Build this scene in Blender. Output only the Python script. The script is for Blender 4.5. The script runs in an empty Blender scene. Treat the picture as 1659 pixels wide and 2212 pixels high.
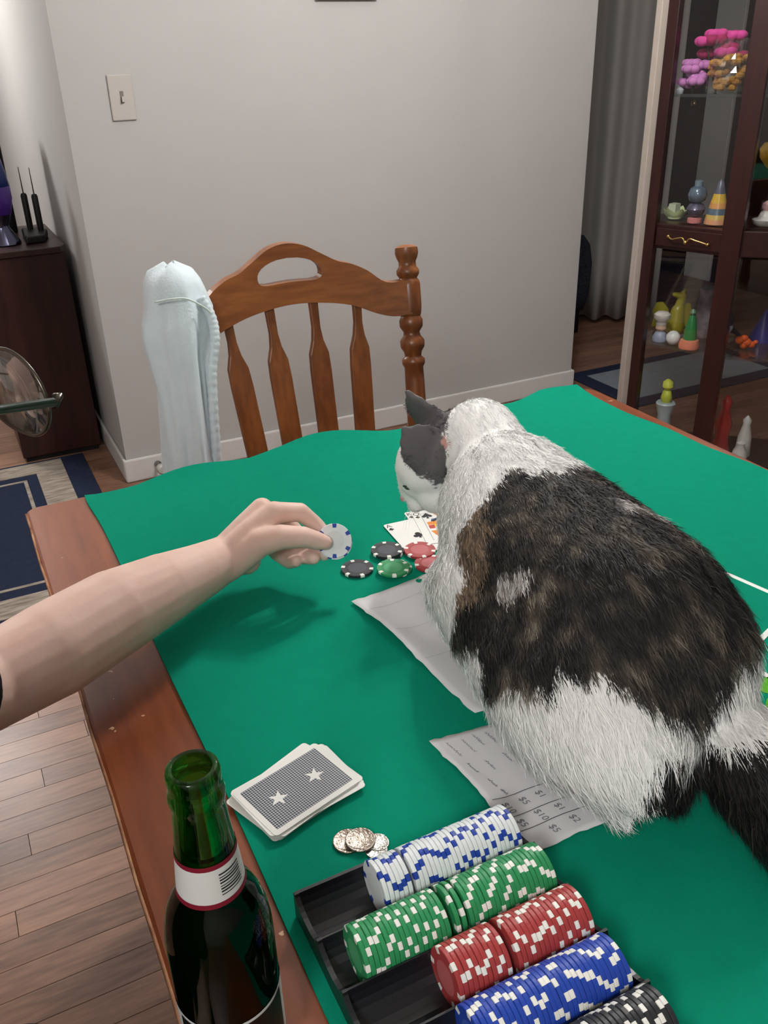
import bpy, bmesh, math, random
import numpy as np
from mathutils import Vector, Matrix, noise as mnoise

random.seed(7)
rng = np.random.default_rng(7)
scene = bpy.context.scene
COL = scene.collection

# ------------------------------------------------------------------ camera, light, exposure
TH, PITCH, ROLL = math.radians(25.8), math.radians(27.43), math.radians(-1.7)
f0 = Vector((math.sin(TH), math.cos(TH), 0)); r0 = Vector((math.cos(TH), -math.sin(TH), 0)); zz = Vector((0, 0, 1))
fwd = math.cos(PITCH) * f0 - math.sin(PITCH) * zz
up0 = math.sin(PITCH) * f0 + math.cos(PITCH) * zz
RT = math.cos(ROLL) * r0 + math.sin(ROLL) * up0
UP = -math.sin(ROLL) * r0 + math.cos(ROLL) * up0
cam_data = bpy.data.cameras.new('camera')
cam = bpy.data.objects.new('camera', cam_data); COL.objects.link(cam)
cam.matrix_world = Matrix(((RT.x, UP.x, -fwd.x, 0), (RT.y, UP.y, -fwd.y, 0), (RT.z, UP.z, -fwd.z, 1.305), (0, 0, 0, 1)))
cam_data.sensor_fit = 'VERTICAL'; cam_data.sensor_height = 36.0
cam_data.lens = 36.0 * 1900 / 2212
cam_data.clip_start = 0.02
scene.camera = cam

world = bpy.data.worlds.new('world'); scene.world = world; world.use_nodes = True
world.node_tree.nodes['Background'].inputs[0].default_value = (0.5, 0.52, 0.55, 1)
world.node_tree.nodes['Background'].inputs[1].default_value = 0.05

def point_light(name, loc, watts, radius, color):
    d = bpy.data.lights.new(name, 'POINT'); d.energy = watts; d.shadow_soft_size = radius; d.color = color
    o = bpy.data.objects.new(name, d); COL.objects.link(o); o.location = loc
    return o
WARM = (1.0, 0.975, 0.955)
for k, (x, y, z) in enumerate(((1.08, 1.52, 1.97), (1.28, 1.56, 1.97), (1.17, 1.68, 1.97))):
    point_light('ceiling_bulb', (x, y, z), 13.5, 0.028, WARM)
point_light('living_room_lamp', (-0.35, 4.15, 1.95), 40.0, 0.12, (1.0, 0.98, 0.96))
point_light('fill_light', (-1.0, -1.0, 2.2), 54.0, 0.22, (1.0, 0.98, 0.96))  # unseen fill light added behind the camera, evens out wall and shadows
scene.view_settings.view_transform = 'Standard'
scene.view_settings.look = 'None'
scene.view_settings.exposure = 0.6
scene.view_settings.gamma = 1.0
scene.view_settings.use_curve_mapping = False
scene.cycles.max_bounces = 6; scene.cycles.diffuse_bounces = 3; scene.cycles.glossy_bounces = 3; scene.cycles.transparent_max_bounces = 12
scene.cycles.caustics_reflective = False; scene.cycles.caustics_refractive = False

# ------------------------------------------------------------------ helpers
def lin(c):
    c = c / 255.0
    return c / 12.92 if c <= 0.04045 else ((c + 0.055) / 1.055) ** 2.4
def S(r, g, b): return (lin(r), lin(g), lin(b), 1.0)

def mat(name, color, rough=0.5, spec=0.5, metal=0.0, var=0.0, scale=20.0, stretch=(1, 1, 1), color2=None, bump=0.0, bscale=None, trans=0.0, ior=1.45, emit=None, estr=0.0, sheen=0.0, sss=0.0, coat=0.0):
    m = bpy.data.materials.new(name); m.use_nodes = True
    nt = m.node_tree; N = nt.nodes; L = nt.links
    b = N['Principled BSDF']
    b.inputs['Base Color'].default_value = color
    b.inputs['Roughness'].default_value = rough
    b.inputs['Specular IOR Level'].default_value = spec
    b.inputs['Metallic'].default_value = metal
    b.inputs['Transmission Weight'].default_value = trans
    b.inputs['IOR'].default_value = ior
    if sheen: b.inputs['Sheen Weight'].default_value = sheen
    if coat: b.inputs['Coat Weight'].default_value = coat; b.inputs['Coat Roughness'].default_value = 0.15
    if sss:
        b.inputs['Subsurface Weight'].default_value = sss; b.inputs['Subsurface Radius'].default_value = (0.01, 0.004, 0.002); b.inputs['Subsurface Scale'].default_value = 0.6
    if emit: b.inputs['Emission Color'].default_value = emit; b.inputs['Emission Strength'].default_value = estr
    if var or color2 or bump:
        tc = N.new('ShaderNodeTexCoord'); mp = N.new('ShaderNodeMapping'); L.new(tc.outputs['Object'], mp.inputs['Vector'])
        mp.inputs['Scale'].default_value = stretch
        nz = N.new('ShaderNodeTexNoise'); nz.inputs['Scale'].default_value = scale; nz.inputs['Detail'].default_value = 5
        L.new(mp.outputs['Vector'], nz.inputs['Vector'])
        if color2 or var:
            mx = N.new('ShaderNodeMix'); mx.data_type = 'RGBA'
            c2 = color2 if color2 else tuple(max(0, x * (1 - var)) for x in color[:3]) + (1,)
            mx.inputs[6].default_value = color; mx.inputs[7].default_value = c2
            rp = N.new('ShaderNodeMapRange'); rp.inputs[1].default_value = 0.3; rp.inputs[2].default_value = 0.7
            L.new(nz.outputs[0], rp.inputs[0]); L.new(rp.outputs[0], mx.inputs[0]); L.new(mx.outputs[2], b.inputs['Base Color'])
        if bump:
            nb = nz
            if bscale:
                nb = N.new('ShaderNodeTexNoise'); nb.inputs['Scale'].default_value = bscale; nb.inputs['Detail'].default_value = 3
                L.new(mp.outputs['Vector'], nb.inputs['Vector'])
            bp = N.new('ShaderNodeBump'); bp.inputs['Strength'].default_value = bump; bp.inputs['Distance'].default_value = 0.002
            L.new(nb.outputs[0], bp.inputs['Height']); L.new(bp.outputs[0], b.inputs['Normal'])
    return m

def wood(name, c1, c2, axis='X', scale=6.0, rough=0.4, spec=0.4, ring=60.0, perobj=0.0, wear=None):
    """wood grain running along one object axis"""
    m = bpy.data.materials.new(name); m.use_nodes = True
    nt = m.node_tree; N = nt.nodes; L = nt.links; b = N['Principled BSDF']
    b.inputs['Roughness'].default_value = rough; b.inputs['Specular IOR Level'].default_value = spec
    tc = N.new('ShaderNodeTexCoord'); mp = N.new('ShaderNodeMapping')
    st = {'X': (0.12, 1, 1), 'Y': (1, 0.12, 1), 'Z': (1, 1, 0.12)}[axis]
    mp.inputs['Scale'].default_value = st
    src = tc.outputs['Object']
    oi = N.new('ShaderNodeObjectInfo')
    if perobj:
        va = N.new('ShaderNodeVectorMath'); va.operation = 'ADD'
        cx = N.new('ShaderNodeCombineXYZ')
        ml = N.new('ShaderNodeMath'); ml.operation = 'MULTIPLY'; ml.inputs[1].default_value = 37.0
        L.new(oi.outputs['Random'], ml.inputs[0])
        for i in range(3): L.new(ml.outputs[0], cx.inputs[i])
        L.new(src, va.inputs[0]); L.new(cx.outputs[0], va.inputs[1]); src = va.outputs[0]
    L.new(src, mp.inputs['Vector'])
    n1 = N.new('ShaderNodeTexNoise'); n1.inputs['Scale'].default_value = scale; n1.inputs['Detail'].default_value = 6; n1.inputs['Distortion'].default_value = 0.6
    n2 = N.new('ShaderNodeTexNoise'); n2.inputs['Scale'].default_value = ring; n2.inputs['Detail'].default_value = 4
    L.new(mp.outputs[0], n1.inputs['Vector']); L.new(mp.outputs[0], n2.inputs['Vector'])
    ad = N.new('ShaderNodeMath'); ad.operation = 'MULTIPLY_ADD'; ad.inputs[1].default_value = 0.6
    L.new(n2.outputs[0], ad.inputs[0])
    h = N.new('ShaderNodeMath'); h.operation = 'MULTIPLY'; h.inputs[1].default_value = 0.6; L.new(n1.outputs[0], h.inputs[0]); L.new(h.outputs[0], ad.inputs[2])
    fac = ad.outputs[0]
    if perobj:
        pm = N.new('ShaderNodeMath'); pm.operation = 'MULTIPLY_ADD'; pm.inputs[1].default_value = perobj; pm.inputs[2].default_value = -perobj / 2
        L.new(oi.outputs['Random'], pm.inputs[0])
        a2 = N.new('ShaderNodeMath'); a2.operation = 'ADD'; L.new(fac, a2.inputs[0]); L.new(pm.outputs[0], a2.inputs[1]); fac = a2.outputs[0]
    rp = N.new('ShaderNodeMapRange'); rp.inputs[1].default_value = 0.42; rp.inputs[2].default_value = 0.82
    L.new(fac, rp.inputs[0])
    mx = N.new('ShaderNodeMix'); mx.data_type = 'RGBA'; mx.inputs[6].default_value = c1; mx.inputs[7].default_value = c2
    L.new(rp.outputs[0], mx.inputs[0])
    colo = mx.outputs[2]
    if wear:
        n3 = N.new('ShaderNodeTexNoise'); n3.inputs['Scale'].default_value = 75; n3.inputs['Detail'].default_value = 2
        L.new(tc.outputs['Object'], n3.inputs['Vector'])
        gt = N.new('ShaderNodeMapRange'); gt.inputs[1].default_value = 0.735; gt.inputs[2].default_value = 0.75
        L.new(n3.outputs[0], gt.inputs[0])
        m2 = N.new('ShaderNodeMix'); m2.data_type = 'RGBA'; m2.inputs[7].default_value = wear
        L.new(gt.outputs[0], m2.inputs[0]); L.new(colo, m2.inputs[6]); colo = m2.outputs[2]
    L.new(colo, b.inputs['Base Color'])
    bp = N.new('ShaderNodeBump'); bp.inputs['Strength'].default_value = 0.12; bp.inputs['Distance'].default_value = 0.001
    L.new(n2.outputs[0], bp.inputs['Height']); L.new(bp.outputs[0], b.inputs['Normal'])
    return m

def clear_glass(name, tint=(1, 1, 1, 1), gloss=0.08, rough=0.02, fres=0.9, internal=False):
    m = bpy.data.materials.new(name); m.use_nodes = True
    nt = m.node_tree; N = nt.nodes; L = nt.links
    N.remove(N['Principled BSDF'])
    t = N.new('ShaderNodeBsdfTransparent'); t.inputs[0].default_value = tint
    g = N.new('ShaderNodeBsdfGlossy'); g.inputs['Roughness'].default_value = rough
    lw = N.new('ShaderNodeLayerWeight'); lw.inputs[0].default_value = 0.5
    fr = N.new('ShaderNodeMath'); fr.operation = 'POWER'; fr.inputs[1].default_value = 5.0; L.new(lw.outputs['Facing'], fr.inputs[0])
    if internal: fr = N.new('ShaderNodeFresnel'); fr.inputs[0].default_value = 1.5; gloss -= 0.035
    ad = N.new('ShaderNodeMath'); ad.operation = 'MULTIPLY_ADD'; ad.inputs[1].default_value = fres; ad.inputs[2].default_value = gloss + 0.035
    L.new(fr.outputs[0], ad.inputs[0])
    mx = N.new('ShaderNodeMixShader'); L.new(ad.outputs[0], mx.inputs[0]); L.new(t.outputs[0], mx.inputs[1]); L.new(g.outputs[0], mx.inputs[2])
    L.new(mx.outputs[0], N['Material Output'].inputs[0])
    return m

class MB:
    def __init__(s): s.v = []; s.f = []; s.mi = []
    def add(s, vs, fs, mi=0):
        o = len(s.v); s.v += [tuple(v) for v in vs]
        for f in fs: s.f.append(tuple(i + o for i in f)); s.mi.append(mi)
        return s
    def box(s, lo, hi, mi=0, M=None):
        x0, y0, z0 = lo; x1, y1, z1 = hi
        vs = [Vector(p) for p in ((x0, y0, z0), (x1, y0, z0), (x1, y1, z0), (x0, y1, z0), (x0, y0, z1), (x1, y0, z1), (x1, y1, z1), (x0, y1, z1))]
        if M is not None: vs = [M @ v for v in vs]
        return s.add(vs, [(0, 3, 2, 1), (4, 5, 6, 7), (0, 1, 5, 4), (1, 2, 6, 5), (2, 3, 7, 6), (3, 0, 4, 7)], mi)
    def prism(s, poly, z0, z1, mi=0, M=None):
        n = len(poly)
        vs = [Vector((p[0], p[1], z0)) for p in poly] + [Vector((p[0], p[1], z1)) for p in poly]
        if M is not None: vs = [M @ v for v in vs]
        fs = [tuple(reversed(range(n))), tuple(range(n, 2 * n))] + [(i, (i + 1) % n, n + (i + 1) % n, n + i) for i in range(n)]
        return s.add(vs, fs, mi)
    def lathe(s, prof, seg=24, mi=0, M=None, c=(0, 0, 0), cap=True):
        vs = []; n = len(prof)
        for r, z in prof:
            for k in range(seg):
                a = 2 * math.pi * k / seg
                vs.append(Vector((c[0] + r * math.cos(a), c[1] + r * math.sin(a), c[2] + z)))
        if M is not None: vs = [M @ v for v in vs]
        fs = []
        for i in range(n - 1):
            for k in range(seg):
                k2 = (k + 1) % seg
                fs.append((i * seg + k, i * seg + k2, (i + 1) * seg + k2, (i + 1) * seg + k))
        if cap:
            fs.append(tuple(reversed(range(seg)))); fs.append(tuple(range((n - 1) * seg, n * seg)))
        return s.add(vs, fs, mi)
    def tube(s, pts, rad, seg=10, mi=0):
        pts = [Vector(p) for p in pts]; n = len(pts)
        if not hasattr(rad, '__len__'): rad = [rad] * n
        vs = []; prev = None
        for i in range(n):
            d = (pts[min(i + 1, n - 1)] - pts[max(i - 1, 0)]).normalized()
            if prev is None:
                a = d.orthogonal().normalized()
            else:
                a = (prev - d * prev.dot(d)).normalized()
            prev = a; b = d.cross(a)
            for k in range(seg):
                t = 2 * math.pi * k / seg
                vs.append(pts[i] + (a * math.cos(t) + b * math.sin(t)) * rad[i])
        fs = []
        for i in range(n - 1):
            for k in range(seg):
                k2 = (k + 1) % seg
                fs.append((i * seg + k, i * seg + k2, (i + 1) * seg + k2, (i + 1) * seg + k))
        fs.append(tuple(reversed(range(seg)))); fs.append(tuple(range((n - 1) * seg, n * seg)))
        return s.add(vs, fs, mi)
    def ell(s, c, r, seg=16, rings=10, mi=0, M=None):
        vs = []; fs = []
        vs.append(Vector((0, 0, -1)))
        for i in range(1, rings):
            ph = -math.pi / 2 + math.pi * i / rings
            for k in range(seg):
                a = 2 * math.pi * k / seg
                vs.append(Vector((math.cos(ph) * math.cos(a), math.cos(ph) * math.sin(a), math.sin(ph))))
        vs.append(Vector((0, 0, 1)))
        for k in range(seg): fs.append((0, 1 + (k + 1) % seg, 1 + k))
        for i in range(rings - 2):
            for k in range(seg):
                k2 = (k + 1) % seg
                fs.append((1 + i * seg + k, 1 + i * seg + k2, 1 + (i + 1) * seg + k2, 1 + (i + 1) * seg + k))
        t = len(vs) - 1; o = 1 + (rings - 2) * seg
        for k in range(seg): fs.append((o + k, o + (k + 1) % seg, t))
        if not hasattr(r, '__len__'): r = (r, r, r)
        out = []
        for v in vs:
            w = Vector((v.x * r[0], v.y * r[1], v.z * r[2]))
            if M is not None: w = M @ w
            out.append(w + Vector(c))
        return s.add(out, fs, mi)
    def cone(s, a, b, ra, rb, seg=16, rings=5):
        """rounded cone between two points"""
        a = Vector(a); b = Vector(b); d = (b - a)
        s.ell(a, ra, seg=20, rings=14); s.ell(b, rb, seg=20, rings=14)
        if d.length > 1e-5: s.tube([a.lerp(b, t / 4) for t in range(5)], [ra + (rb - ra) * t / 4 for t in range(5)], 20)
        return s

def wpos(o):
    return o.matrix_basis.translation + (wpos(o.parent) if o.parent else Vector((0, 0, 0)))

def mesh_from(name, mb, mats, smooth=False, origin=(0, 0, 0)):
    me = bpy.data.meshes.new(name)
    ox, oy, oz = origin
    me.from_pydata([(v[0] - ox, v[1] - oy, v[2] - oz) for v in mb.v], [], mb.f)
    if not isinstance(mats, (list, tuple)): mats = [mats]
    for m in mats: me.materials.append(m)
    if len(mats) > 1: me.polygons.foreach_set('material_index', mb.mi)
    if smooth: me.polygons.foreach_set('use_smooth', [True] * len(me.polygons))
    me.update()
    return me

def obj(name, mb, mats, parent=None, smooth=False, bevel=0.0, sub=0, sharp=None, solid=0.0):
    if parent is not None: org = wpos(parent)
    else:
        a = np.array(mb.v); org = Vector(((a[:, 0].min() + a[:, 0].max()) / 2, (a[:, 1].min() + a[:, 1].max()) / 2, a[:, 2].min()))
    me = mesh_from(name, mb, mats, smooth, org)
    if sharp is not None and smooth: me.set_sharp_from_angle(angle=math.radians(sharp))
    o = bpy.data.objects.new(name, me); COL.objects.link(o)
    if parent is not None: o.parent = parent
    else: o.location = org
    if solid:
        md = o.modifiers.new('solid', 'SOLIDIFY'); md.thickness = solid; md.offset = 0
    if bevel:
        md = o.modifiers.new('bevel', 'BEVEL'); md.width = bevel; md.segments = 2; md.limit_method = 'ANGLE'
    if sub:
        md = o.modifiers.new('sub', 'SUBSURF'); md.levels = sub; md.render_levels = sub
    return o

def inst(name, me, loc, M=None, parent=None):
    o = bpy.data.objects.new(name, me); COL.objects.link(o)
    if M is not None: o.matrix_basis = Matrix.Translation(loc) @ M.to_4x4()
    else: o.location = loc
    if parent is not None: o.parent = parent
    return o

def tag(o, label=None, cat=None, group=None, kind=None):
    if label: o['label'] = label
    if cat: o['category'] = cat
    if group: o['group'] = group
    if kind: o['kind'] = kind
    return o

def thing(name, label, cat, loc, group=None):
    o = bpy.data.objects.new(name, None); COL.objects.link(o); o.location = loc; o.empty_display_size = 0.05
    return tag(o, label, cat, group)

def struct(name, mb, m, **k):
    return tag(obj(name, mb, m, **k), kind='structure')

def catmull(pts, n=8):
    pts = [Vector(p) for p in pts]; out = []
    P = [pts[0] * 2 - pts[1]] + pts + [pts[-1] * 2 - pts[-2]]
    for i in range(1, len(P) - 2):
        for k in range(n):
            t = k / n; a, b, c, d = P[i - 1:i + 3]
            out.append(0.5 * ((2 * b) + (c - a) * t + (2 * a - 5 * b + 4 * c - d) * t * t + (-a + 3 * b - 3 * c + d) * t ** 3))
    out.append(pts[-1]); return out

def text_polys(txt, size, shear=0.0):
    """flat letter outlines as (verts, faces) from the built-in typeface"""
    cu = bpy.data.curves.new('letters', 'FONT'); cu.body = txt; cu.size = size; cu.align_x = 'CENTER'; cu.align_y = 'CENTER'; cu.shear = shear
    cu.resolution_u = 3
    o = bpy.data.objects.new('letters', cu); COL.objects.link(o)
    dg = bpy.context.evaluated_depsgraph_get(); me = bpy.data.meshes.new_from_object(o.evaluated_get(dg))
    vs = [v.co.copy() for v in me.vertices]; fs = [tuple(p.vertices) for p in me.polygons]
    bpy.data.objects.remove(o); bpy.data.curves.remove(cu); bpy.data.meshes.remove(me)
    return vs, fs

def remeshed(mb, voxel, smooth_it=6, fac=0.5):
    """fuse overlapping solids into one continuous skin"""
    me = bpy.data.meshes.new('tmp'); me.from_pydata(mb.v, [], mb.f); me.update()
    o = bpy.data.objects.new('tmp', me); COL.objects.link(o)
    md = o.modifiers.new('r', 'REMESH'); md.mode = 'VOXEL'; md.voxel_size = voxel
    sm = o.modifiers.new('s', 'SMOOTH'); sm.factor = fac; sm.iterations = smooth_it
    dg = bpy.context.evaluated_depsgraph_get(); out = bpy.data.meshes.new_from_object(o.evaluated_get(dg))
    bpy.data.objects.remove(o); bpy.data.meshes.remove(me)
    return out

ORD = ['first', 'second', 'third', 'fourth', 'fifth', 'sixth', 'seventh', 'eighth', 'ninth', 'tenth', 'eleventh', 'twelfth', 'thirteenth', 'fourteenth', 'fifteenth', 'sixteenth', 'seventeenth', 'eighteenth', 'nineteenth', 'twentieth', 'twenty-first', 'twenty-second', 'twenty-third', 'twenty-fourth', 'twenty-fifth', 'twenty-sixth', 'twenty-seventh', 'twenty-eighth', 'twenty-ninth', 'thirtieth', 'thirty-first', 'thirty-second', 'thirty-third', 'thirty-fourth', 'thirty-fifth']

# ------------------------------------------------------------------ materials
M_wall = mat('wall_paint', S(184, 182, 180), 0.85, 0.2, var=0.03, scale=3, bump=0.05, bscale=120)
M_ceil = mat('ceiling_paint', S(225, 222, 216), 0.9, 0.2, var=0.02)
M_trim = mat('white_trim', S(214, 212, 210), 0.45, 0.4, var=0.03, scale=8)
M_floor = wood('floor_oak', S(158, 118, 96), S(104, 74, 60), 'X', scale=9, rough=0.33, spec=0.5, ring=120, perobj=0.20)
M_gap = mat('floor_gap', S(66, 46, 38), 0.9, var=0.2)
M_table = wood('table_maple', S(142, 76, 42), S(104, 50, 28), 'Y', scale=7, rough=0.3, spec=0.45, ring=70, wear=S(214, 176, 140))
M_felt = mat('green_felt', S(13, 136, 108), 0.95, 0.05, var=0.06, scale=60, bump=0.25, bscale=900)
M_white_ink = mat('white_print', S(235, 238, 235), 0.8, 0.2, var=0.04)
M_leaf_ink = mat('leaf_green_print', S(92, 176, 40), 0.85, 0.2, var=0.1)
M_dark_ink = mat('dark_green_print', S(14, 66, 50), 0.85, 0.2, var=0.1)

# ------------------------------------------------------------------ room shell
def wallbox(name, lo, hi, m=None):
    return struct(name, MB().box(lo, hi), m or M_wall)
wallbox('wall_far', (0.42, 2.91, 0), (2.32, 3.05, 2.44))
wallbox('wall_living_side', (0.42, 3.05, 0), (0.56, 6.4, 2.44))
wallbox('wall_living_end', (-2.6, 6.4, 0), (0.56, 6.5, 2.44))
wallbox('wall_left', (-2.7, -2.2, 0), (-2.6, 6.5, 2.44))
wallbox('wall_near', (-2.6, -2.3, 0), (3.4, -2.2, 2.44))
wallbox('wall_right', (3.3, -2.2, 0), (3.4, 1.45, 2.44))
wallbox('wall_hall', (2.2, 5.3, 0), (5.4, 5.4, 2.44))
wallbox('wall_hall_side', (2.2, 3.05, 0), (2.32, 5.3, 2.44))
wallbox('wall_hall_end', (5.3, 1.35, 0), (5.4, 5.3, 2.44))
wallbox('wall_hall_return', (3.4, 1.35, 0), (5.3, 1.45, 2.44))
struct('ceiling', MB().box((-2.7, -2.3, 2.44), (5.4, 6.5, 2.52)), M_ceil)
def baseboard(name, lo, hi):
    mb = MB().box(lo, hi)
    return struct(name, mb, M_trim, bevel=0.006)
baseboard('baseboard_far', (0.408, 2.898, 0.0), (2.332, 2.91, 0.085))
baseboard('baseboard_living', (0.408, 2.91, 0.0), (0.42, 6.4, 0.085))
baseboard('baseboard_hall', (2.32, 2.91, 0.0), (2.332, 5.3, 0.085))

fl = struct('floor', MB().box((-2.7, -2.3, -0.06), (5.4, 6.5, -0.009)), M_gap)
BW = 0.0572
board_meshes = []
for L in (0.5, 0.65, 0.8, 0.95, 1.15):
    mb = MB().box((0, 0.0006, -0.0085), (L - 0.0012, BW - 0.0006, 0.0))
    me = mesh_from('board', mb, M_floor); board_meshes.append((L, me))
rest = MB(); nboard = 0
y = -2.2; row = 0
while y < 6.35:
    x = -2.6 + random.random() * 0.5 - 0.5
    while x < 5.3:
        L, me = random.choice(board_meshes)
        near = (0.7 < y < 3.4 and -0.95 < x + L and x < 0.5) or (1.9 < y < 4.2 and x + L > 2.1 and x < 3.4 and y > 3.9 - 0.6 * x)
        if near and nboard < 290:
            b = inst('floor_board', me, (x, y, 0.0), parent=None)
            b.parent = fl; b.location = Vector((x, y, 0.0)) - fl.location; nboard += 1
        else:
            x0 = max(x, -2.6); x1 = min(x + L - 0.0012, 5.3)
            if x1 > x0: rest.box((x0, y + 0.0006, -0.0085), (x1, y + BW - 0.0006, 0.0))
        x += L
    y += BW; row += 1
rb = obj('floor_boards', rest, M_floor, parent=fl); rb['kind'] = 'stuff'

# ------------------------------------------------------------------ table
TZ = 0.75
tb = thing('dining_table', 'worn reddish-brown wooden dining table under the green felt', 'table', (0.52, 0.42, 0))
mb = MB(); 
poly = [(0.027, -0.40), (1.022, -0.40), (1.022, 1.222), (0.027, 1.222)]
def rounded(x0, y0, x1, y1, r, n=5):
    out = []
    for cx, cy, a0 in ((x1 - r, y1 - r, 0), (x0 + r, y1 - r, 90), (x0 + r, y0 + r, 180), (x1 - r, y0 + r, 270)):
        for k in range(n + 1):
            a = math.radians(a0 + 90 * k / n); out.append((cx + r * math.cos(a), cy + r * math.sin(a)))
    return out
mb.prism(rounded(0.027, -0.40, 1.022, 1.222, 0.018), TZ - 0.028, TZ)
obj('tabletop', mb, M_table, tb, bevel=0.004)
M_worn = mat('worn_edge', S(196, 150, 112), 0.6, 0.3, color2=S(120, 66, 40), scale=40)
mb = MB(); 
pts = [Vector((0.0268 + 0.0006 * math.sin(k * 1.7), 1.205 - k * 0.05, TZ - 0.0015)) for k in range(30)]
mb.tube(pts, 0.0016, 6)
obj('worn_edge_strip', mb, M_worn, tb, smooth=True)
mb = MB()
for lo, hi in (((0.10, -0.33, 0.64), (0.125, 1.15, 0.722)), ((0.925, -0.33, 0.64), (0.95, 1.15, 0.722)), ((0.125, -0.33, 0.64), (0.925, -0.305, 0.722)), ((0.125, 1.125, 0.64), (0.925, 1.15, 0.722))):
    obj('apron_rail', MB().box(lo, hi), M_table, tb, bevel=0.002)
legp = [(0.028, 0.0), (0.032, 0.03), (0.024, 0.10), (0.034, 0.22), (0.026, 0.28), (0.038, 0.36), (0.03, 0.5), (0.04, 0.56), (0.04, 0.722)]
for x, y in ((0.14, -0.29), (0.91, -0.29), (0.14, 1.11), (0.91, 1.11)):
    obj('leg', MB().lathe(legp, 20, c=(x, y, 0)), M_table, tb, smooth=True, sharp=40)

# felt layout: a thin sheet with a wavy far edge
def felt_far(x):
    return 1.216 + 0.030 * math.exp(-((x - 0.46) / 0.11) ** 2) + 0.030 * math.exp(-((x - 0.93) / 0.05) ** 2) - 0.008 * math.exp(-((x - 0.63) / 0.07) ** 2) + 0.004 * math.sin(x * 31)
def felt_right(y):
    return 0.996 + 0.009 * math.sin(y * 9.0 + 0.6) * min(1, (1.25 - y) * 3) + 0.004 * math.sin(y * 33)
def felt_left(y):
    return 0.1135 + 0.0010 * math.sin(y * 14) - 0.004 * math.exp(-((y - 1.2) / 0.05) ** 2)
fe = MB(); nx, ny = 60, 70
vs = []
for j in range(ny + 1):
    for i in range(nx + 1):
        u = i / nx; v = j / ny
        yy = -0.38 + v * 1.6
        xl, xr = felt_left(yy), felt_right(yy)
        xx = xl + (xr - xl) * u
        yf = felt_far(xx); yy = -0.38 + v * (yf + 0.38)
        if v > 0.93 and u > 0.9: xx -= 0.010 * (u - 0.9) / 0.1 * (v - 0.93) / 0.07
        z = TZ + 0.0022 + 0.0006 * math.sin(xx * 17 + 1) * math.sin(yy * 13)
        edge = max(0, (v - 0.965) / 0.035)
        z += edge * edge * (0.004 + 0.006 * math.sin(xx * 26 + 0.8))
        z = max(z, TZ + 0.0019)
        vs.append((xx, yy, z))
fs = [(j * (nx + 1) + i, j * (nx + 1) + i + 1, (j + 1) * (nx + 1) + i + 1, (j + 1) * (nx + 1) + i) for j in range(ny) for i in range(nx)]
fe.add(vs, fs)
felt = tag(obj('felt_layout', fe, M_felt, solid=0.0024), 'bright green felt gaming cloth covering most of the table', 'cloth')
FZ = TZ + 0.0040
def strip(p, q, w, z=FZ):
    p = Vector((p[0], p[1], z)); q = Vector((q[0], q[1], z)); d = (q - p).normalized(); s = Vector((-d.y, d.x, 0)) * w / 2
    return [p - s, q - s, q + s, p + s]
mb = MB()
for p, q in (((0.742, 0.622), (0.79, 0.40)), ((0.63, 0.489), (0.86, 0.566)), ((0.632, 0.482), (0.655, 0.25)), ((0.590, 0.446), (0.63, 0.27)), ((0.79, 0.40), (0.98, 0.46))):
    mb.add(strip(p, q, 0.0062), [(0, 1, 2, 3)])
obj('printed_white_lines', mb, M_white_ink, felt)
def leaf(c, L, w, a, z=FZ):
    out = []
    for k in range(12):
        t = 2 * math.pi * k / 12; x = L / 2 * math.cos(t); y = w / 2 * math.sin(t) * (1 - 0.35 * math.cos(t))
        out.append((c[0] + x * math.cos(a) - y * math.sin(a), c[1] + x * math.sin(a) + y * math.cos(a), z))
    return out
for c, L, w, a in (((0.625, 0.447), 0.03, 0.022, 0.4), ((0.655, 0.43), 0.03, 0.02, -0.5), ((0.605, 0.425), 0.022, 0.012, 0.9)):
    obj('printed_leaf', MB().add(leaf(c, L, w, a), [tuple(range(12))]), M_leaf_ink, felt)
for c, L, w, a in (((0.553, 0.405), 0.03, 0.012, 0.1), ((0.572, 0.39), 0.035, 0.010, 0.3), ((0.556, 0.382), 0.03, 0.007, -0.4)):
    obj('printed_dark_leaf', MB().add(leaf(c, L, w, a), [tuple(range(12))]), M_dark_ink, felt)

# ------------------------------------------------------------------ things on and along the far wall
M_plate = mat('switch_plastic', S(186, 181, 175), 0.4, 0.4, var=0.02)
M_dark = mat('near_black', S(22, 20, 20), 0.5, 0.4, var=0.15)
sw = thing('light_switch', 'cream light switch plate on the beige wall', 'light switch', (0.587, 2.91, 1.15))
obj('plate', MB().box((0.552, 2.903, 1.153), (0.623, 2.9099, 1.276)), M_plate, sw, bevel=0.003)
obj('toggle_slot', MB().box((0.583, 2.9015, 1.200), (0.593, 2.9032, 1.232)), mat('slot_shade', S(120, 112, 104), 0.6, var=0.05), sw)
obj('toggle', MB().box((0.585, 2.892, 1.203), (0.591, 2.9025, 1.218)), M_plate, sw, bevel=0.001)
pf = thing('picture_frame', 'dark picture frame hanging high on the beige wall', 'picture frame', (1.32, 2.91, 1.4645))
M_frame = wood('frame_wood', S(70, 42, 34), S(36, 22, 18), 'X')
for lo, hi in (((1.22, 2.89, 1.4645), (1.43, 2.909, 1.487)), ((1.22, 2.89, 1.72), (1.43, 2.909, 1.742)), ((1.22, 2.89, 1.487), (1.242, 2.909, 1.72)), ((1.408, 2.89, 1.487), (1.43, 2.909, 1.72))):
    obj('frame_rail', MB().box(lo, hi), M_frame, pf, bevel=0.002)
obj('picture', MB().box((1.242, 2.90, 1.487), (1.408, 2.906, 1.72)), mat('picture_paper', S(170, 160, 140), 0.8, color2=S(120, 130, 120), scale=12), pf)
ds = thing('door_stop', 'small round pale door stop on the white baseboard', 'door stop', (0.525, 2.87, 0.03))
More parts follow.
